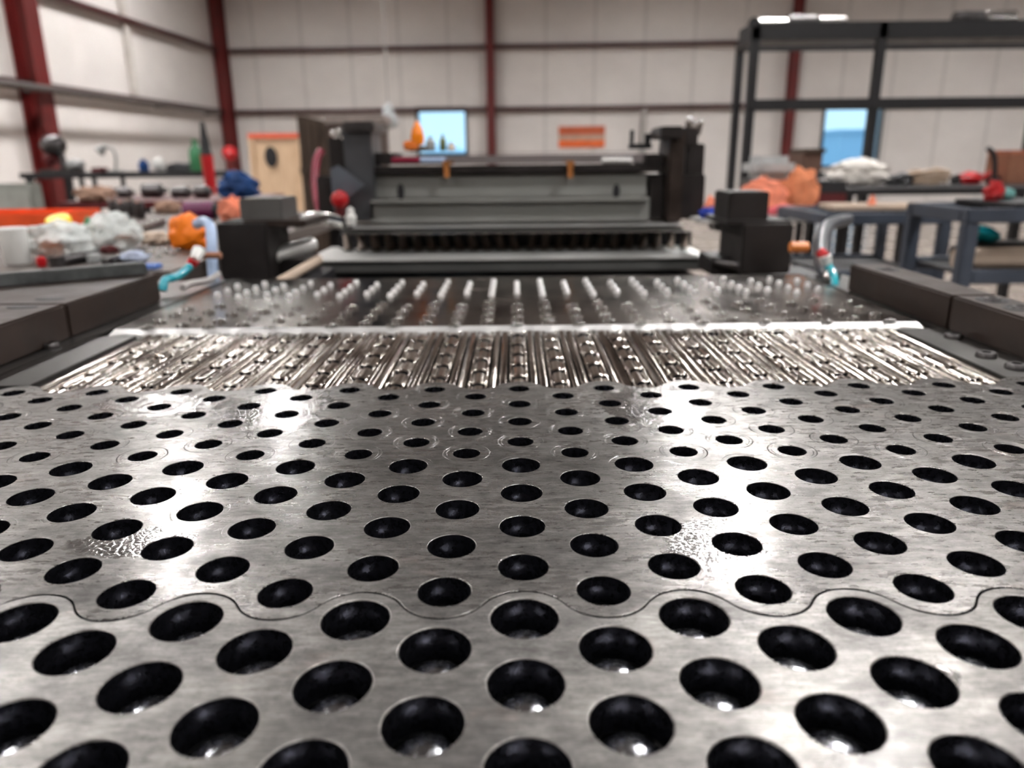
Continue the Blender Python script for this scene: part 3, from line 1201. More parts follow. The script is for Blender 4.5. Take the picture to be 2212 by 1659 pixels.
# wrenches, shafts, small metal things lying about
for i, (xa, ya_, xb, yb_, rr, m, lab) in enumerate([
        (118, 566, 205, 552, .010, M_gun, 'dark round bar lying before the clear bag'),
        (205, 560, 170, 535, .009, M_grey, 'grey handle leaning behind the dark bar'),
        (228, 566, 300, 540, .008, M_gun, 'dark shaft crossing the table before orange glove'),
        (262, 505, 352, 478, .011, M_chrome, 'bright round shaft behind the milky bag'),
        (340, 508, 372, 520, .008, M_gun, 'thin dark lever pointing at the orange bag')]):
    a, b = on(xa, ya_, T1Z + rr), on(xb, yb_, T1Z + rr)
    m_ = MB().cyl(a, b, rr, 16, rr, .001)
    m_.lathe([(0, -rr), (rr * 1.5, -rr), (rr * 1.5, rr), (0, rr)], 12, Matrix.Translation(a + (b - a) * .06))
    tag(m_.build('metal_rod', m), lab, 'rod')
BL = ('nearest the blue bar, front left of the heap', 'second from left in the front of the heap', 'third from left, nearest the table front edge', 'fourth from left in front of the heap',
      'at the front right of the heap', 'at the rear left beside the beige wad', 'rear middle behind the others', 'rearmost right, touching the orange bag', 'leftmost of the heap', 'rearmost left of the heap')
for i, (px, py, s_) in enumerate([(312, 552, 13), (328, 548, 12), (344, 556, 13), (358, 548, 14), (374, 552, 12), (338, 538, 12), (362, 536, 13), (385, 543, 12), (300, 543, 12), (316, 536, 11)]):
    p = on(px, py, T1Z)
    r = S(s_, p) / 2
    m_ = MB().lathe([(r * .5, 0), (r * .95, 0), (r, r * .15), (r, r * .95), (r * .9, r * 1.1), (r * .5, r * 1.1)], 20, Matrix.Translation(p), cap=False)
    m_.lathe([(r * .5, 0), (r * .5, r * 1.1)], 20, Matrix.Translation(p), cap=False)
    tag(m_.build('steel_bushing', M_chrome), 'small bright steel bushing %s' % BL[i], 'bushing', 'bright bushings before the orange bag')
for i, px in enumerate((243, 262, 281, 300)):
    lathT('metal_jar', px, 468 + i % 2 * 4, T1Z, JAR, M_gun, ['first', 'second', 'third', 'fourth'][i] + ' from left of four small grey jars at the back of the table', 'jar', 38, 20,
          [('lid', LID, M_chrome)], 'grey jars in a row')
t_ = thing('paint_can', on(430, 468, T1Z), 'dark purple canister lying on its side behind the orange bag', 'canister')
p, q = on(402, 474, T1Z), on(462, 474, T1Z)
rr = S(38, p) / 2
MB().cyl((p.x, p.y, T1Z + rr), (q.x, p.y, T1Z + rr), rr, 28, rr, .004).build('body', M_purple, t_)
MB().cyl((q.x, p.y, T1Z + rr), (q.x + .015, p.y, T1Z + rr), rr * .8, 28).build('lid', M_dark, t_)
bagT('cloth', 496, 478, T1Z, 58, 54, M_coral, 'coral pink cloth heaped left of guide housing', 'cloth', 21, .35)
bagT('cloth', 356, 462, T1Z, 56, 30, M_rag, 'dark brown rag behind the bright shaft', 'cloth', 22, .35)
# bench behind
B3 = .985
table('workbench', -2.05, 3.46, -1.25, 4.2, B3, .03, M_dkred, M_dark, 'narrow workbench with dark red top behind the steel table', .05, .55, 'workbench')
bagT('cloth', 195, 436, B3, 78, 34, M_rag, 'brown rag lying on the left of dark red workbench', 'cloth', 31, .4)
for i, (px, wv_, hv_) in enumerate(((262, 30, 22), (322, 40, 30), (384, 36, 24), (432, 30, 26))):
    p = on(px, 428, B3)
    rr = S(wv_, p) / 2
    m_ = MB().cyl((p.x - rr, p.y + rr, B3 + S(hv_, p) / 2), (p.x + rr, p.y + rr, B3 + S(hv_, p) / 2), S(hv_, p) / 2, 20, None, .003)
    m_.cyl((p.x + rr, p.y + rr, B3 + S(hv_, p) / 2), (p.x + rr * 1.6, p.y + rr, B3 + S(hv_, p) / 2), S(hv_, p) / 5, 12)
    tag(m_.build('electric_motor', M_gun), 'small dark motor on the workbench, ' + ['nearest the brown rag', 'second from brown rag', 'third from brown rag', 'farthest right of four'][i], 'motor', 'dark motors on the workbench')
bagT('cloth', 510, 428, B3, 80, 60, M_blue, 'dark blue cloth draped behind the coral cloth', 'cloth', 33, .35)
# high rack bench far left with machine
B2 = 1.075
hb = table('tall_bench', -4.4, 6.9, -2.65, 7.6, B2, .05, M_dark, M_dark, 'tall black bench against left wall with a drill press on it', .05, .45, 'bench')
for px in (148, 172, 200, 262):
    p = at(px, 380, 6.92)
    MB().box(p.x - .015, 6.92, 0, p.x + .015, 6.95, B2 - .05).build('leg', M_dark, hb)


def on_b2(px, Y=7.1):
    p = at(px, 370, Y)
    return Vector((p.x, Y, B2))


dp = thing('drill_press', on_b2(130), 'dark bench grinder shaped drill press on the tall black bench, near red column', 'drill press')
p = on_b2(130)
MB().box(p.x - .14, 7.0, B2, p.x + .16, 7.25, B2 + .03, .01).build('foot', M_gun, dp)
MB().cyl((p.x + .02, 7.15, B2 + .03), (p.x - .02, 7.15, B2 + .26), .035).build('pillar', M_gun, dp)
MB().blob((p.x - .03, 7.12, B2 + .16), (.2, .24, .19), 2, .15, 3).build('head', M_gun, dp)
MB().cyl((p.x - .10, 7.1, B2 + .10), (p.x - .02, 7.1, B2 + .14), .055).build('motor', M_dkred, dp)
MB().blob((p.x + .14, 7.12, B2 + .03), (.16, .16, .1), 5, .25, 3).build('vise', M_grey, dp)
dl = thing('desk_lamp', on_b2(250), 'small grey desk lamp leaning over the tall black bench', 'lamp')
p = on_b2(250)
MB().cyl((p.x, 7.1, B2), (p.x, 7.1, B2 + .015), .07).build('base', M_grey, dl)
MB().tube([(p.x, 7.1, B2 + .01), (p.x + .02, 7.1, B2 + .12), (p.x, 7.1, B2 + .2), (p.x - .07, 7.1, B2 + .22)], .012).build('arm', M_grey, dl)
MB().cyl((p.x - .06, 7.1, B2 + .225), (p.x - .12, 7.1, B2 + .18), .02, 20, .05).build('lamp_shade', M_grey, dl)
p = on_b2(312)
bt = thing('blue_jug', p, 'small blue jug on the tall black bench', 'jug')
MB().lathe([(.04, 0), (.045, .01), (.045, .07), (.02, .1), (.02, .11), (0, .11)], 20, Matrix.Translation(p)).build('body', M_blue, bt)
MB().lathe([(.022, .108), (.022, .125), (0, .125)], 16, Matrix.Translation(p)).build('cap', M_white, bt)
p = on_b2(330)
tag(MB().lathe([(0, 0), (.035, .005), (.06, .04), (.062, .07), (.045, .11), (0, .128)], 24, Matrix.Translation(p + Vector((.02, .1, 0)))).build('white_globe', M_white), 'white round globe beside the blue jug', 'globe')
tag(MB().blob(on_b2(388) + Vector((0, .05, 0)), (.26, .2, .08), 41, .4).build('dark_cloth', mat('charcoal_cloth', (.05, .05, .055), .9)), 'charcoal cloth pile on the tall black bench', 'cloth')
tag(MB().box(on_b2(214).x - .05, 7.05, B2, on_b2(214).x + .04, 7.2, B2 + .04, .005).build('red_box', M_dkred), 'small dark red box before the grey desk lamp', 'box')
p = on_b2(428, 6.95)
gb = thing('green_bottle', p, 'tall green bottle on the right end of tall bench', 'bottle')
MB().lathe([(a * .06, b * .27) for a, b in BOTTLE], 24, Matrix.Translation(p)).build('body', M_green, gb)
MB().lathe([(a * .06, b * .27) for a, b in CAP], 24, Matrix.Translation(p)).build('cap', M_green, gb)
# black and red flag pole / umbrella standing behind the table
um = thing('closed_umbrella', (at(457, 425, 4.4).x, 4.4, 0), 'closed umbrella, black above and red below, standing upright by the blue cloth', 'umbrella')
a, b, c_ = at(436, 262, 4.4), at(446, 335, 4.4), at(458, 425, 4.4)
MB().tube([a, (a + b) / 2, b], lambda u: .010 + .022 * u, 16).build('upper_cover', M_dark, um)
MB().tube([b, (b + c_) / 2, c_], lambda u: .034 - .006 * u, 16).build('lower_cover', M_red, um)
MB().cyl((c_.x, 4.4, 0), c_, .012).build('pole', M_dark, um)
# red valve on corner column, plus orange beam, cabinet
p = at(496, 332, 15.0)
rv = thing('hydrant_post', (p.x, 15.0, 0), 'red round-headed hydrant post standing before the corner column', 'hydrant')
MB().cyl((p.x, 15, 0), (p.x, 15, p.z - .1), .08).build('post', M_redsteel, rv)
MB().lathe([(0, -.14), (.10, -.11), (.15, 0), (.11, .11), (0, .15)], 24, Matrix.Translation((p.x, 15, p.z))).build('head', M_red, rv)
M_orred = mat('orange_red_paint', (.78, .085, .012), .45)
ob = thing('orange_tray', (-1.5, 2.3, T1Z), 'shallow orange red tray at the left photo edge behind the bags', 'tray')
MB().box(-1.75, 2.28, T1Z, -1.36, 2.52, T1Z + .012, .003).build('tray_bottom', M_orred, ob)
for bx_ in ((-1.75, 2.28, -1.36, 2.29), (-1.75, 2.51, -1.36, 2.52), (-1.75, 2.29, -1.74, 2.51), (-1.37, 2.29, -1.36, 2.51)):
    MB().box(bx_[0], bx_[1], T1Z + .011, bx_[2], bx_[3], T1Z + .060, .003).build('tray_side', M_orred, ob)
p = at(30, 430, 6.2)
gc = thing('grey_cabinet', (p.x, 6.2, 0), 'grey green cabinet at the left photo edge below the grey pipe', 'cabinet')
MB().box(p.x - .5, 6.2, 0, at(70, 400, 6.2).x, 6.32, at(40, 396, 6.2).z, .01).build('body', mat('grey_green_paint', (.24, .25, .23), .5), gc)
MB().box(p.x - .4, 6.185, .1, at(62, 400, 6.2).x, 6.2, at(40, 410, 6.2).z, .004).build('door', mat('grey_green_paint2', (.28, .29, .27), .5), gc)
MB().box(at(56, 400, 6.2).x, 6.165, .6, at(56, 400, 6.2).x + .015, 6.185, .75).build('handle', M_dark, gc)
# wooden crate panel and timber column
a, b = at(538, 290, 11.5), at(648, 290, 11.5)
cr = thing('wooden_crate', ((a.x + b.x) / 2, 11.5, 0), 'tall pale wooden crate with red rim and oval hand hole near back wall', 'crate')
MB().box(a.x, 11.5, 0, b.x, 12.1, a.z - .06, .01).build('body', M_wood, cr)
MB().box(a.x - .02, 11.47, a.z - .06, b.x + .02, 12.12, a.z + .01, .005).build('rim', mat('red_orange_edge', (.70, .12, .06), .6), cr)
MB().box(a.x - .02, 11.47, 0, a.x + .05, 11.5, a.z - .06).box(b.x - .05, 11.47, 0, b.x + .02, 11.5, a.z - .06).build('batten', M_wood, cr)
hp = at(586, 339, 11.49)
MB().lathe([(.1, 0), (.1, .02), (0, .02)], 24, Matrix.Translation(hp) @ Matrix.Rotation(PI / 2, 4, 'X') @ Matrix.Diagonal((.9, 1.5, 1, 1))).build('hand_hole', M_dark, cr)
a, b = at(640, 250, 9.5), at(702, 250, 9.5)
tc = thing('timber_rack', ((a.x + b.x) / 2, 9.5, 0), 'tall dark timber rack between the crate and the press', 'rack')
for q in range(4):
    xx = a.x + (b.x - a.x) * q / 4
    MB().box(xx, 9.5, 0, xx + (b.x - a.x) * .22, 9.75, a.z - .02 * q, .01).build('plank', M_dkwood, tc)
MB().box(a.x, 9.46, 1.0, b.x, 9.5, 1.08).build('cross_bar', M_dkwood, tc)
a = at(705, 268, 9.0)
dbx = thing('dark_cabinet', (a.x + .3, 9.0, 0), 'dark brown cabinet standing behind the left press post', 'cabinet')
MB().box(a.x, 9.0, 0, a.x + .62, 9.5, a.z, .01).build('body', mat('dark_brown_paint', (.05, .03, .022), .6), dbx)
MB().box(a.x + .03, 8.98, .1, a.x + .59, 9.0, a.z - .06, .004).build('door', M_dkwood, dbx)
MB().box(a.x - .02, 8.97, a.z, a.x + .66, 9.55, a.z + .10, .01).build('top', mat('grey_brown_top', (.24, .20, .185), .6), dbx)
# crimson hose in front of the post
cp = [at(694, 325, 2.3), at(684, 345, 2.28), at(680, 390, 2.25), at(684, 430, 2.22), at(690, 456, 2.2)]
tag(MB().tube(cp, .011).build('crimson_hose', M_magenta), 'crimson hose hanging beside left press post', 'hose')
# red ball valve on the press's left side
p = at(735, 470, 1.94)
rvv = thing('ball_valve', p, 'bright red ball knob on a red stem beside left of press', 'knob')
c_ = at(734, 431, 1.94)
MB().cyl(p + Vector((0, 0, -.01)), c_, .012, 16, .014).build('stem', M_dkred, rvv)
MB().lathe([(0, -.022), (.013, -.018), (.021, -.006), (.022, .004), (.016, .016), (0, .023)], 24, Matrix.Translation(c_)).build('knob', M_red, rvv)
MB().cyl(p + Vector((-.02, 0, -.012)), p + Vector((.03, 0, -.012)), .015).build('valve_body', M_dark, rvv)
p = at(757, 460, 1.93)
tag(MB().lathe([(0, -.03), (.012, -.03), (.014, -.008), (.008, 0), (.010, .008), (0, .016)], 20, Matrix.Translation(p)).build('white_plug', M_white), 'small white plug right of the red ball knob', 'plug')
# pale hose bundle left shelf
for i in range(4):
    y_ = 462 + i * 7
    tag(MB().tube([at(640, y_ + 8, 1.72), at(672, y_, 1.76), at(706, y_ + 1, 1.8), at(738, y_ + 9, 1.82)], .0045).build('steel_tube', [M_chrome, M_blue_grey, M_white, M_chrome][i]),
        ['top', 'second', 'third', 'bottom'][i] + ' of four thin tubes bundled left of the red ball knob', 'tube', 'thin tubes on the left shelf')

# pale blue hose, nozzle, handle (left of plates)
def nozzle(sgn, pts_hose, pw, pr_, pteal, label, whitecol):
    n_ = thing('oil_nozzle', pteal[-1], label, 'nozzle')
    MB().tube(pteal, .0065, 14).build('teal_tube', M_teal, n_)
    MB().tube(pr_, .0085, 14).build('red_collar', M_red, n_)
    MB().tube(pw, lambda u: .008 + .003 * u, 14).build('grip', whitecol, n_)
    return n_


nozzle(1, None, [at(419, 562, 1.25), at(425, 552, 1.26), at(430, 541, 1.27)], [at(413, 572, 1.25), at(419, 562, 1.25)],
       [at(415, 570, 1.25), at(400, 585, 1.235), at(380, 598, 1.21), at(356, 606, 1.18), at(352, 628, 1.17)],
       'left oil nozzle with white grip, red collar and teal tube', M_white)
nozzle(1, None, [at(1786, 572, 1.27), at(1784, 563, 1.27), at(1782, 553, 1.27)], [at(1782, 554, 1.27), at(1772, 544, 1.28)],
       [at(1786, 570, 1.27), at(1796, 584, 1.26), at(1802, 600, 1.24), at(1803, 622, 1.22)],
       'right oil nozzle with white grip, red collar and teal tube', M_white)
tag(MB().tube([at(462, 612, 1.36), at(458, 560, 1.37), at(457, 520, 1.38), at(454, 490, 1.4), at(440, 479, 1.42), at(426, 484, 1.44)], .0095, 14).build('pale_blue_hose', M_paleblue),
    'pale blue hose rising vertically left of guide housing', 'hose')
a, b = at(436, 551, 1.33), at(478, 552, 1.33)
tag(MB().cyl(a, b, .006, 16, .006, .001).build('wooden_dowel', M_brown), 'short brown dowel crossing the pale blue hose', 'dowel')
a, b = at(1706, 534, 1.45), at(1746, 534, 1.45)
tag(MB().cyl(a, b, .0105, 18, .0105, .002).build('orange_bar', mat('burnt_orange', (.70, .22, .05), .4)), 'short burnt orange bar right of the right guide housing', 'bar')
p = on(1787, 606, ZP - .002)
tag(MB().lathe([(0, 0), (.006, .001), (.0085, .007), (.006, .014), (0, .016)], 20, Matrix.Translation(p)).build('steel_ball', M_chrome), 'shiny steel ball at the foot of right oil nozzle', 'ball')
tag(MB().tube([at(1800, 602, 1.27), at(1785, 586, 1.30), at(1776, 560, 1.4), at(1776, 520, 1.5), at(1790, 487, 1.62), at(1830, 474, 1.8)], .014, 14).build('dark_hose', M_hose),
    'thick dark hose arching beside the right guide housing', 'hose')
tag(MB().tube([at(395, 622, 1.14), at(412, 612, 1.18), at(450, 606, 1.24), at(472, 592, 1.3)], .005, 12).build('grey_hose', M_conduit), 'thin grey hose lying behind the left rail block', 'hose')

# ------------------------------------------------------------------ things on the press beam
for px0, px1, m, nm, lab in ((846, 906, M_magenta, 'crimson_rod', 'crimson rod lying along the left end of the press beam'), (908, 962, M_paleblue, 'pale_blue_rod', 'pale blue rod lying next to the crimson rod on press beam'),
                             (1300, 1366, M_white, 'white_rod', 'thick white rod lying at right end of the press beam')):
    a, b = at(px0, 347, 2.062), at(px1, 347, 2.062)
    zb = at(px0, 354, 2.04).z + .008
    tag(MB().cyl((a.x, 2.065, zb), (b.x, 2.065, zb), .008, 18, .008, .002).build(nm, m), lab, 'rod')
zt_ = at(900, 326, 2.1).z


def beam_pt(px, Y=2.16):
    q = at(px, 320, Y)
    return Vector((q.x, Y, at(900, 326, 2.07).z))


p = beam_pt(903)
bc = thing('orange_beacon', p, 'orange teardrop beacon standing on the press beam before the small window', 'beacon')
MB().lathe([(.026, 0), (.026, .008), (.02, .014), (0, .014)], 20, Matrix.Translation(p)).build('base', M_dkwood, bc)
MB().lathe([(0, .014), (.016, .018), (.019, .035), (.014, .058), (.006, .074), (0, .08)], 20, Matrix.Translation(p)).build('lens', M_beacon, bc)
bagT('cloth', 886, 325, beam_pt(886).z, 30, 22, mat('rust_orange_cloth', (.65, .16, .02), .9), 'rust orange cloth at the foot of the orange beacon', 'cloth', 55, .3, .6)
for px, m, hh, ww, lab in ((930, M_grey, 30, 20, 'grey bottle standing just right of the orange beacon'), (957, mat('olive_plastic', (.14, .17, .07), .4), 34, 14, 'olive bottle in front of the small window'), (975, M_beige, 18, 16, 'short beige bottle right of the olive bottle')):
    p = beam_pt(px)
    bo = thing('bottle', p, lab, 'bottle', 'bottles on the press beam')
    r, h = S(ww, p) / 2, S(hh, p)
    MB().lathe([(a * r, b * h) for a, b in BOTTLE], 20, Matrix.Translation(p)).build('body', m, bo)
    MB().lathe([(a * r, b * h) for a, b in CAP], 20, Matrix.Translation(p)).build('cap', M_dark, bo)
# hanging grey lamp at the girt
p = at(840, 262, 12)
hl = thing('hanging_lamp', p, 'grey bell lamp hanging left of the small window', 'lamp')
MB().lathe([(.02, .26), (.05, .24), (.08, .15), (.15, .0), (.13, -.08), (0, -.12)], 24, Matrix.Translation(p)).build('lamp_shade', mat('light_grey_enamel', (.36, .38, .39), .35), hl)
MB().cyl(p + Vector((0, 0, .25)), (p.x, p.y, CH - .01), .012).build('cord', M_conduit, hl)
# orange and white sign on the back wall
sg = thing('wall_sign', (0, 0, 0), 'orange and white banded sign fixed on the back wall', 'sign')
sg.rotation_euler.z = -TH
for nm, z0, z1, m in (('orange_panel', 1.72, 1.93, mat('sign_rust_orange', (.55, .11, .04), .5)), ('white_panel', 1.60, 1.72, mat('sign_beige', (.50, .36, .28), .6)), ('orange_panel', 1.42, 1.60, mat('sign_orange', (.85, .16, .035), .5))):
    o = MB().box(.34, RB - .05, z0, 1.5, RB - .012, z1, .004).build(nm, m, sg)
    o.matrix_parent_inverse = Matrix()
mb = MB().cyl((2.42, RB - .25, 0), (2.44, RB - .25, 2.3), .07)
mb.box(2.34, RB - .33, .9, 2.52, RB - .17, 1.3)
rthing(mb, 'vertical_pipe', M_conduit, 'light grey vertical pipe before the back wall, right of banded sign', 'pipe')
# clamps left and right on beam top
p = beam_pt(1382)
cl = thing('beam_clamp', p, 'dark clamp with two prongs on the right end of the press beam', 'clamp')
MB().box(p.x - .03, p.y - .02, p.z, p.x + .03, p.y + .02, p.z + .014, .002).build('base', M_dark, cl)
MB().box(p.x - .028, p.y - .01, p.z + .014, p.x - .018, p.y + .01, p.z + .05, .002).build('prong', M_dark, cl)
MB().box(p.x + .012, p.y - .01, p.z + .014, p.x + .028, p.y + .01, p.z + .04, .002).build('prong', M_dark, cl)

# ------------------------------------------------------------------ right side: black storage rack
RY = 5.0
rk = thing('storage_rack', (at(1760, 300, RY).x, RY, 0), 'tall black steel storage rack at the right with open bays', 'rack')
ztop = at(1640, 48, RY).z
xl, xm_, xr_ = at(1622, 230, RY).x, at(1890, 230, RY).x, at(2230, 300, RY).x
for xx in (xl, xm_, xr_):
    MB().box(xx - .026, RY, 0, xx + .026, RY + .05, ztop).build('post', M_dark, rk)
xb = at(1592, 230, RY + .9).x
for xx in (xb, ):
    MB().box(xx - .026, RY + .9, 0, xx + .026, RY + .95, ztop).build('post', M_dark, rk)
MB().box(xl - .03, RY, ztop - .10, xr_ + .8, RY + .28, ztop, .004).build('top_shelf', M_dark, rk)
MB().box(xb, RY + .9, ztop - .05, xr_ + .8, RY + .94, ztop, .004).build('rear_rail', M_dark, rk)
MB().box(xl, RY - .01, at(1700, 238, RY).z, xr_ + .8, RY + .05, at(1700, 214, RY).z, .004).build('middle_rail', M_dark, rk)
MB().cyl((xl - .02, RY, ztop), (xb, RY + .93, ztop - .03), .03).build('side_rail', M_dark, rk)
for i, (px, rr) in enumerate(((1680, .035), (1745, .045), (1810, .04), (2110, .05), (2180, .05))):
    p = at(px, 40, RY + .2)
    tag(MB().cyl((p.x - .09, RY + .3, ztop + rr), (p.x + .09, RY + .3, ztop + rr), rr, 18, rr, .004).cyl((p.x - .1, RY + .3, ztop + rr), (p.x - .09, RY + .3, ztop + rr), rr * .5).build('steel_roller', [M_chrome, M_gun][i % 2]),
        ['leftmost', 'second from left', 'middle', 'second from right', 'rightmost'][i] + ' steel roller lying on top shelf of the black rack', 'roller', 'rollers on top of the black rack')

# round and square tables at right
RT_Z = .90
table('work_table', 1.10, 3.32, 1.76, 4.05, RT_Z, .025, mat('pale_grey_table', (.34, .33, .32), .45), M_dark, 'pale grey table behind the right guide housing, heaped with cloths and boxes', .04)
# grey machine
p = on(1672, 440, RT_Z)
gm = thing('grey_machine', p, 'rounded pale grey machine casing at the back of the pale grey table', 'machine')
c0 = at(1628, 392, 3.8)
c1 = at(1722, 336, 3.8)
MB().box(c0.x, 3.8, RT_Z, c1.x, 4.03, c0.z + .01, .01).build('base', M_gun, gm)
MB().box(c0.x, 3.78, c0.z + .01, c1.x, 4.04, c1.z, .035).build('casing', mat('pale_grey_casing', (.42, .43, .43), .4), gm)
bagT('cloth', 1648, 459, RT_Z, 104, 78, M_coral, 'coral cloth heap on the left of pale grey table', 'cloth', 61, .30, .3)
bagT('cloth', 1728, 456, RT_Z, 84, 96, mat('rust_cloth', (.55, .19, .09), .95, 0, .3, 20, .004), 'tall rust brown cloth heap between the grey machine and the dark red toolbox', 'cloth', 68, .30, .45)
bagT('cloth', 1695, 466, RT_Z, 70, 24, mat('pink_cloth', (.62, .12, .14), .9), 'flat pinkish cloth at the front of pale grey table', 'cloth', 64, .3, .5)
a, b = on(1740, 452, RT_Z), on(1832, 452, RT_Z)
tb = thing('toolbox', ((a.x + b.x) / 2, a.y, RT_Z), 'dark red toolbox with black sloping lid on the pale grey table', 'toolbox')
MB().box(a.x, a.y, RT_Z, b.x, a.y + .25, RT_Z + S(34, a), .006).build('body', M_dkred, tb)
hz = RT_Z + S(34, a)
MB().prism([(a.x, hz), (b.x, hz), (b.x - .01, hz + S(24, a)), (a.x + .05, hz + S(24, a))], a.y, a.y + .25).build('lid', M_dark, tb)
MB().tube([((a.x + b.x) / 2 - .05, a.y + .12, hz + S(24, a)), ((a.x + b.x) / 2 - .04, a.y + .12, hz + .07), ((a.x + b.x) / 2 + .05, a.y + .12, hz + .07), ((a.x + b.x) / 2 + .06, a.y + .12, hz + S(24, a))], .006).build('handle', M_dark, tb)
p = on(1812, 462, RT_Z)
rd = thing('power_tool', p, 'bright red power tool lying in front of the toolbox', 'power tool')
MB().blob(p + Vector((0, .01, 0)), (.11, .06, .05), 71, .2).build('body', M_red, rd)
MB().cyl(p + Vector((.04, .01, .02)), p + Vector((.09, .01, .025)), .012).build('handle', M_magenta, rd)
p = on(1757, 400, RT_Z) if False else None
a = at(1735, 372, 4.12)
b = at(1780, 322, 4.12)
# tall brown box on a stand behind
bs = table('box_stand', a.x - .03, 4.08, b.x + .0, 4.5, a.z, .03, M_dark, M_dark, 'narrow dark stand behind the pale grey table', .03, None, 'stand')
cb = thing('brown_box', ((a.x + b.x) / 2, 4.1, a.z), 'dark brown box at the foot of the tall window', 'box')
MB().box(a.x, 4.12, a.z, b.x, 4.35, b.z, .006).build('body', mat('dark_brown_card', (.13, .07, .05), .8), cb)
MB().box(a.x - .004, 4.096, b.z - .02, b.x + .004, 4.354, b.z + .003, .003).build('lid', M_dkwood, cb)

# right bench
RB2 = .975
table('workbench', 1.80, 4.25, 3.4, 4.85, RB2, .035, M_dark, M_dark, 'long dark workbench at the right below the black rack', .05, None, 'workbench')
bagT('plastic_bag', 1862, 402, RB2, 125, 62, mat('white_sack', (.66, .62, .57), .7, 0, .15, 15, .01), 'crumpled off white sack on the left end of the long dark workbench', 'sack', 72, .3, .5)
bagT('cable_heap', 1946, 400, RB2, 60, 26, M_dark, 'black cable heap right of the off white sack', 'cable', 73, .5, .5)
# coil of tan hose
p = on(2022, 400, RB2)
m_ = MB()
pts = []
for k in range(0, 60):
    an = k * .55
    pts.append((p.x + .11 * math.cos(an) * (1 + .1 * math.sin(k)), p.y + .1 + .07 * math.sin(an), RB2 + .012 + .0012 * k + .01 * math.sin(k * 1.3)))
m_.tube(pts, .011, 8, 3)
tag(m_.build('tan_hose_coil', mat('tan_rubber', (.38, .28, .20), .5)), 'loose coil of tan hose on the long dark workbench', 'hose')
bagT('cloth', 2072, 398, RB2, 34, 22, mat('black_cloth', (.02, .018, .018), .9), 'black cloth between tan hose coil and red power tool', 'cloth', 74, .4, .5)
p = on(2110, 398, RB2)
rt = thing('power_tool', p, 'bright red power tool with a ring end on the long dark workbench', 'power tool')
MB().blob(p + Vector((-.02, .04, 0)), (.16, .09, .08), 75, .2).build('body', M_red, rt)
MB().lathe([(.018, -.012), (.034, -.012), (.034, .012), (.018, .012)], 20, Matrix.Translation(p + Vector((.10, .04, .04))) @ Matrix.Rotation(PI / 2, 4, 'X'), cap=False).build('ring', M_red, rt)
a, b = on(2176, 398, RB2), on(2250, 398, RB2)
bx = thing('cardboard_box', ((a.x + b.x) / 2, a.y, RB2), 'reddish brown cardboard box at the right photo edge', 'box')
MB().box(a.x, a.y + .02, RB2, b.x, a.y + .25, RB2 + S(62, a), .005).build('body', M_brown, bx)
MB().box(a.x - .003, a.y + .017, RB2 + S(62, a), b.x + .003, a.y + .253, RB2 + S(70, a), .004).build('lid', mat('rust_card', (.42, .14, .08), .8), bx)
p = on(2152, 400, RB2)
hk = thing('bench_vise', p, 'small black clamp with a leaning handle beside cardboard box', 'clamp')
MB().box(p.x - .03, p.y, RB2, p.x + .03, p.y + .06, RB2 + .05, .006).build('base', M_dark, hk)
MB().tube([p + Vector((0, .03, .04)), p + Vector((-.01, .03, .12)), p + Vector((-.03, .03, .18)), p + Vector((-.07, .03, .21))], .014).build('handle', M_dark, hk)
# orange cone piece hung below
# second smaller shelf table with frames (blue grey)
FY = 2.3


def frame_stand(name, px0, px1, pyt, Y, dep, label, shelf=None, low=None):
    a, b = at(px0, pyt, Y), at(px1, pyt, Y)
    z1 = a.z
    f_ = thing(name, ((a.x + b.x) / 2, Y, 0), label, 'stand', 'blue grey tube stands')
    t2 = .038
    x0_, x1_ = a.x, b.x
    MB().box(x0_, Y, z1 - t2, x1_, Y + t2, z1, .004).build('top_rail', M_blue_grey, f_)
    MB().box(x0_, Y + dep - t2, z1 - t2, x1_, Y + dep, z1, .004).build('top_rail', M_blue_grey, f_)
    for xx in (x0_, x1_ - t2):
        MB().box(xx, Y + t2, z1 - t2, xx + t2, Y + dep - t2, z1, .004).build('side_rail', M_blue_grey, f_)
        for yy in (Y, Y + dep - t2):
            MB().box(xx, yy, 0, xx + t2, yy + t2, z1 - t2, .004).build('leg', M_blue_grey, f_)
    if low:
        for yy in (Y, Y + dep - t2):
            MB().box(x0_ + t2, yy, low - t2, x1_ - t2, yy + t2, low, .004).build('low_rail', M_blue_grey, f_)
        MB().box(x0_ + t2, Y + t2, low - .02, x1_ - t2, Y + dep - t2, low - .01).build('low_shelf', M_dark, f_)
    return f_, z1


f1, z1 = frame_stand('tube_stand', 1782, 2062, 463, 2.72, .5, 'blue grey square tube stand with open top, right of the thick dark hose', None, at(1900, 585, 2.72).z)
f2, z2 = frame_stand('tube_stand', 2094, 2560, 452, 2.1, .34, 'blue grey square tube stand cut by right photo edge, carrying teal item', None, at(2150, 585, 2.1).z)
# boards lying on the first stand
for i, (xa, xb2, y_, dz) in enumerate(((1.20, 1.60, 2.90, 0), (1.22, 1.62, 3.02, 0))):
    tag(MB().box(xa, y_, z1, xb2 + .03, y_ + .07, z1 + .018, .003).build('board', M_tan), ['front', 'rear'][i] + ' tan board lying across the open blue grey stand', 'board', 'tan boards')
p = at(1882, 462, 2.93)
tag(MB().lathe([(0, 0), (.016, 0), (.012, .02), (.005, .036), (0, .038)], 20, Matrix.Translation((p.x, 2.935, z1 + .018))).build('coral_cone', M_coral), 'small coral cone standing at the left end of the boards', 'cone')
bagT('grey_cover', 1840, 462, RT_Z, 70, 26, M_grey, 'grey cloth cover at the right of pale grey table', 'cover', 81, .25, .5) if False else None
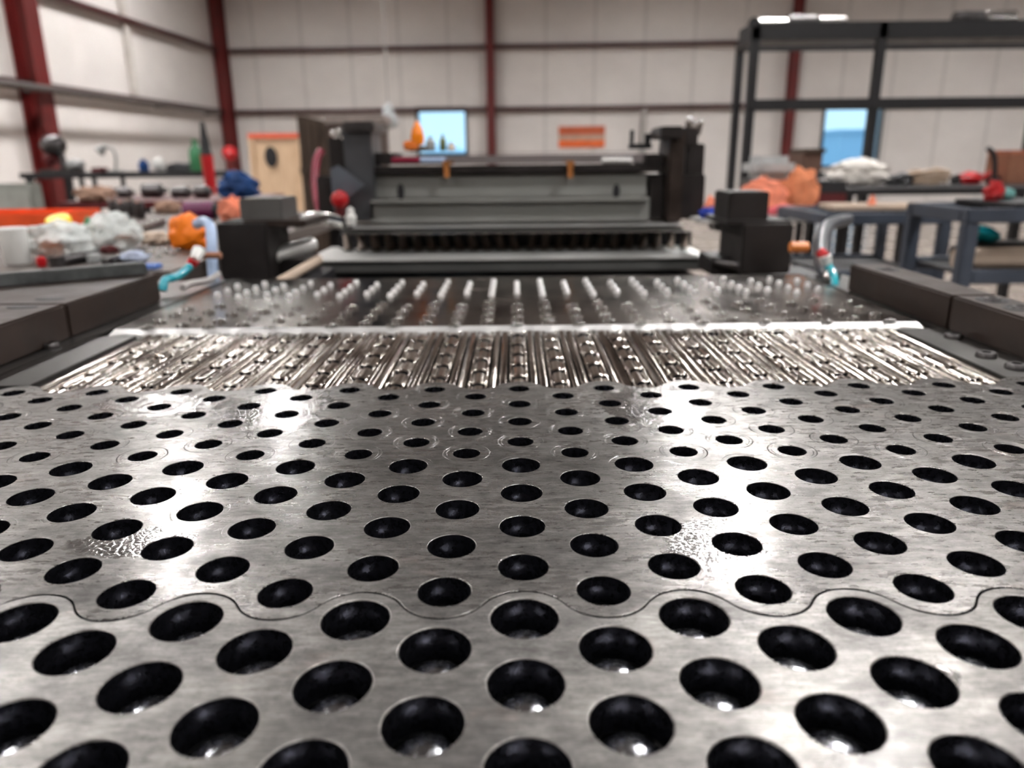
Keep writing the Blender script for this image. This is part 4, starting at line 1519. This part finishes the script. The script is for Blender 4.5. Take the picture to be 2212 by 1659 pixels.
# low shelf contents of the second stand
zl2 = at(2150, 585, 2.1).z - .01
p = Vector((at(2150, 540, 2.19).x, 2.19, zl2))
m_ = MB().cyl((p.x - .11, 2.19, zl2 + .0325), (p.x + .13, 2.19, zl2 + .0325), .032, 24, .032, .003)
tag(m_.build('cardboard_tube', M_tan), 'thick tan cardboard tube lying on low shelf of the right blue grey stand', 'tube')
q = at(2150, 522, 2.3)
tag(MB().box(q.x - .10, 2.24, zl2 + .0005, q.x + .18, 2.38, q.z, .02).build('black_case', M_dark), 'black case under the teal item at right', 'case')
q2 = Vector((at(2118, 503, 2.3).x, 2.30, q.z))
te = thing('teal_float', q2, 'teal oval float resting on the black case at right', 'float')
MB().lathe([(0, 0), (.028, .004), (.048, .016), (.052, .026), (.044, .038), (.02, .048), (0, .05)], 28, Matrix.Translation(q2) @ Matrix.Rotation(.25, 4, 'Y')).build('body', M_teal, te)
# red and teal things on second stand top
MB2 = table('small_shelf', at(2110, 440, 2.3).x, 2.12, at(2300, 440, 2.3).x, 2.42, z2 + .012, .012, M_dark, M_dark, 'thin black board lying on the right blue grey stand', .01, None, 'board')
for o in list(MB2.children):
    if o.name.startswith('leg'):
        bpy.data.objects.remove(o)
for i, (px, m, ww, hh, lab) in enumerate(((2070, M_beige, 26, 30, ''), )):
    pass
p = Vector((at(2133, 440, 2.3).x, 2.26, z2 + .012))
tag(MB().blob(p + Vector((0, .02, 0)), (.05, .04, .062), 91, .45).build('red_glove', M_red), 'crumpled red glove on black board at right', 'glove')
p = Vector((at(2172, 440, 2.3).x, 2.28, z2 + .012))
tag(MB().lathe([(0, 0), (.02, .002), (.027, .015), (.022, .03), (0, .036)], 24, Matrix.Translation(p + Vector((0, .03, 0)))).build('teal_puck', mat('pale_teal', (.10, .30, .28), .4)), 'pale teal round puck beside the red glove', 'puck')
# small bits near right press side
p = at(1480, 474, 1.95)
M_royal = mat('royal_blue_cloth', (.005, .03, .28), .7)
sh = block_thing('parts_shelf', 'grey ledge with small parts between the press and right guide housing', [('shelf_plate', 1512, 474, 1600, 482, 1.92, .125, M_presslt), ('bracket', 1545, 482, 1600, 500, 1.94, .08, M_gun), ('shelf_foot', 1560, 500, 1595, 900, 1.97, .04, M_dark)], 1.92, 'shelf')
zs = at(1500, 474, 1.92).z
q = at(1530, 474, 1.96)
q.z = zs
tag(MB().blob(q, (.05, .035, .03), 95, .4).build('blue_cloth', M_royal), 'royal blue cloth beside the right press cheek', 'cloth')
for i, (px, m, sd, lab, ww, hh, yy) in enumerate(((1534, M_coral, 1, 'coral wad on the parts shelf', 28, 46, 2.01), (1548, M_white, 2, 'white crumpled wad on the parts shelf', 26, 44, 2.01),
                                        (1560, M_purple, 3, 'small purple wad at the front of parts shelf', 22, 14, 1.95), (1582, M_white, 4, 'large pale crumpled sheet on the parts shelf by raised block', 40, 56, 2.00))):
    q = at(px, 470, yy)
    q.z = zs
    tag(MB().blob(q, (S(ww, q), S(ww, q) * .6, S(hh, q)), 100 + sd, .4).build('wad', m), lab, 'wad')
